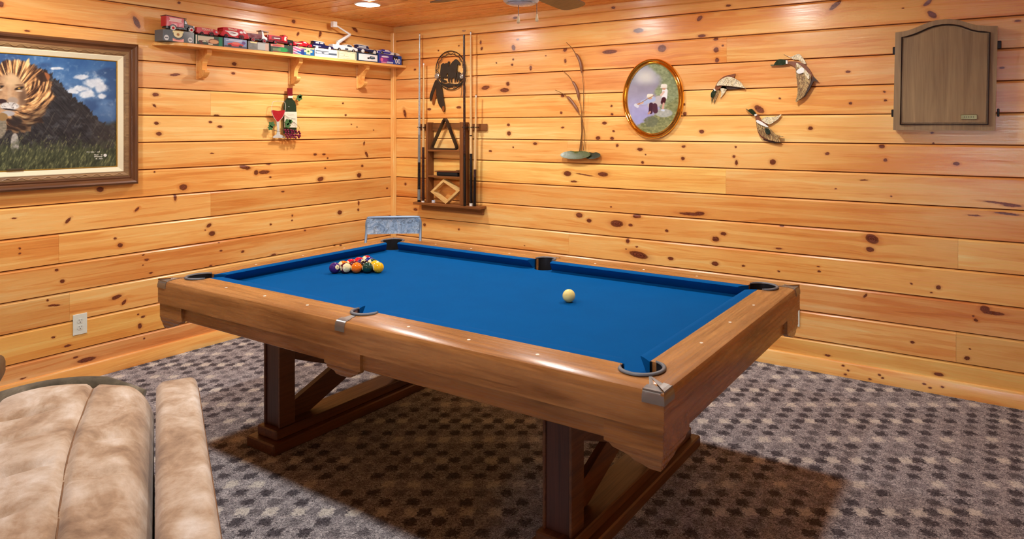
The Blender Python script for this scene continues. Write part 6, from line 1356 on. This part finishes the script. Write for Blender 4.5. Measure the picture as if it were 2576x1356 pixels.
def back_grid():
    bm = NB(); rows = []; nx, ny = 110, 90
    for i in range(nx+1):
        r = []
        for k in range(ny+1):
            t_ = BW*k/ny; xf = xfar(t_); x = xf+(SLEN-0.02-xf)*(i/nx)**1.15; y = -AW-0.006-t_; r.append((x, y, back_top(x, y, 0, 0)))
        rows.append(r)
    V = loft(bm, rows); bnd = [V[0][k] for k in range(ny+1)]+[V[i][ny] for i in range(1, nx+1)]+[V[nx][k] for k in range(ny-1, -1, -1)]+[V[i][0] for i in range(nx-1, 0, -1)]
    low = [bm.verts.new((v.co.x, v.co.y, 0.16)) for v in bnd]; n = len(bnd)
    for k in range(n): bm.faces.new((bnd[k], bnd[(k+1) % n], low[(k+1) % n], low[k]))
    bm.faces.new(low[::-1])
    return bm
bc = obj('back_cushion', back_grid(), m_su, SF, local=True, smooth=70)
for c_, r_ in ((0.175, 0.0030), (0.428, 0.0022), (0.472, 0.0022)):
    bm = NB(); pts = []
    for x in np.linspace(xfar(c_)+0.06, SLEN-0.15, 60):
        t_ = c_+0.02*math.sin(x*3); y = -AW-0.006-t_; pts.append((x, y, back_top(x, y, 0, 0)+0.001))
    tube(bm, pts, r_, 5); obj('seam', bm, m_seam if c_ < 0.2 else plain('pale_seam_thread', (222, 198, 168), 0.9), bc, local=True, smooth=60)
# rolled edge behind the far end of the cushion
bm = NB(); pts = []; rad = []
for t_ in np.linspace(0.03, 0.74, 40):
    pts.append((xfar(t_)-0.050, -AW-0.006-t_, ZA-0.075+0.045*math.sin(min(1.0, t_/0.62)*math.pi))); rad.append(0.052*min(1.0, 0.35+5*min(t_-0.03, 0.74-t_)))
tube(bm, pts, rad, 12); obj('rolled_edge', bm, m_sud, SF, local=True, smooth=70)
bm = NB(); box(bm, (-0.02, -AW-BW-0.004, 0.05), (SLEN-0.03, -AW-0.004, 0.30), 0.02, 2); obj('base', bm, m_su, SF, local=True)
for x in (0.06, SLEN-0.10):
    for y in (-0.09, -AW-BW+0.05):
        bm = NB(); box(bm, (x, y, 0.0), (x+0.05, y+0.05, 0.07), 0.006); obj('foot', bm, plain('black_plastic_foot', (34, 30, 28), 0.6), SF, local=True)
# ------------------------------------------------------------------ dark stool that just shows at the left edge
m_lea = plain('dark_brown_leather', (84, 66, 48), 0.45, 0, None, 0.25, 25)
q = on_z(17, 884, 0.60); AC = thing('leather_stool', 'dark brown leather stool, only a corner showing at the left edge', 'stool', (float(q[0]), float(q[1]), 0), math.radians(64.5))
# local: -x and -y run out of the picture from the corner at the origin
def softbox(name, a, b, bev, mat, T): bm = NB(); box(bm, a, b, bev, 3); return obj(name, bm, mat, T, local=True, smooth=60)
softbox('top_pad', (-0.46, -0.44, 0.50), (0.0, 0.0, 0.60), 0.03, m_lea, AC)
bm = NB(); V = [[(-0.02-k, -0.02-k), (-0.44+k, -0.02-k), (-0.44+k, -0.42+k), (-0.02-k, -0.42+k)] for k in (0.0, 0.03, 0.09)]
loft(bm, [[(p[0], p[1], z) for p in r] for r, z in zip(V, (0.505, 0.40, 0.06))], True); ends = [f for f in ()]
bmesh.ops.holes_fill(bm, edges=bm.edges[:], sides=4); obj('body', bm, m_lea, AC, local=True, smooth=30)
bm = NB(); prism(bm, [(-0.16, 0.512), (-0.04, 0.512), (-0.04, 0.465), (-0.10, 0.445), (-0.16, 0.465)], lambda a, b: (a, -0.018, b), lambda a, b: (a, -0.004-(0.512-b)*-0.25, b)); obj('strap', bm, m_lea, AC, local=True)
for x in (-0.34, -0.15):
    for y in (-0.32, -0.15): softbox('foot', (x, y, 0.0), (x+0.04, y+0.04, 0.062), 0.005, plain('black_plastic_foot', (34, 30, 28), 0.6), AC)
# ------------------------------------------------------------------ ceiling fan over the table
FC = (2.80, -1.83)
FN = thing('ceiling_fan', 'white ceiling fan with brown blades and pull chains above the table', 'ceiling fan', (FC[0], FC[1], CEIL))
m_fw = plain('white_fan_enamel', (226, 230, 232), 0.25, 0.1); m_bl = wood('fan_blade_brown', (104, 68, 46), (74, 46, 30), 0, 1.2, 0.35, 0.03)
bm = NB(); lathe(bm, [(0.0, 0.0), (0.075, 0.0), (0.075, -0.012), (0.055, -0.04), (0.025, -0.05), (0.025, -0.075), (0.0, -0.075)], 28, cap=False); obj('canopy', bm, m_fw, FN, local=True, smooth=40)
bm = NB(); lathe(bm, [(0.0, -0.075), (0.03, -0.075), (0.03, -0.12), (0.11, -0.135), (0.145, -0.16), (0.148, -0.225), (0.13, -0.25), (0.08, -0.262), (0.0, -0.262)], 36, cap=False); obj('motor_housing', bm, m_fw, FN, local=True, smooth=40)
bm = NB(); lathe(bm, [(0.0, -0.2625), (0.088, -0.264), (0.092, -0.272), (0.092, -0.295), (0.082, -0.318), (0.06, -0.332), (0.0, -0.338)], 36, cap=False); obj('switch_housing', bm, m_fw, FN, local=True, smooth=40)
bm = NB(); lathe(bm, [(0.0935, -0.295), (0.0945, -0.300), (0.0935, -0.305)], 36, cap=False); lathe(bm, [(0.070, -0.3245), (0.071, -0.328), (0.066, -0.3285)], 36, cap=False); obj('trim_band', bm, plain('slate_fan_band', (120, 132, 140), 0.3, 0.4), FN, local=True, smooth=60)
for k, an in enumerate((98, 170, 242, 314, 26)):
    Mz = Matrix.Rotation(math.radians(an), 4, 'Z')
    o_ = smooth_pts([(0.20, -0.05), (0.26, -0.062), (0.45, -0.070), (0.60, -0.070), (0.645, -0.045), (0.655, 0.0), (0.645, 0.045), (0.60, 0.070), (0.45, 0.070), (0.26, 0.062), (0.20, 0.05)], 3, True)
    bm = NB(); prism(bm, o_, lambda a, b: (a, b, -0.238-b*0.18), lambda a, b: (a, b, -0.244-b*0.18)); bmesh.ops.transform(bm, matrix=Mz, verts=bm.verts[:]); bl = obj('blade', bm, m_bl, FN, local=True)
    bm = NB(); prism(bm, [(0.12, -0.016), (0.22, -0.03), (0.27, 0.0), (0.22, 0.03), (0.12, 0.016)], lambda a, b: (a, b, -0.246-b*0.15), lambda a, b: (a, b, -0.252-b*0.15)); bmesh.ops.transform(bm, matrix=Mz, verts=bm.verts[:]); obj('blade_iron', bm, m_fw, bl, local=True)
for dx, dy, ln, z0 in ((-0.006, -0.012, 0.052, -0.333), (0.060, 0.045, 0.075, -0.30)):
    bm = NB(); tube(bm, [(dx, dy, z0), (dx, dy, z0-ln)], 0.0014, 6); ch = obj('pull_chain', bm, plain('dark_pull_chain', (66, 60, 56), 0.4, 0.5), FN, local=True)
    bm = NB(); lathe(bm, [(0.0, 0.0), (0.0035, -0.001), (0.006, -0.016), (0.0085, -0.030), (0.006, -0.036), (0.0, -0.037)], 12, Matrix.Translation((dx, dy, z0-ln)), cap=False); obj('pull_knob', bm, plain('cream_pull_knob', (240, 214, 164), 0.35), ch, local=True, smooth=60)
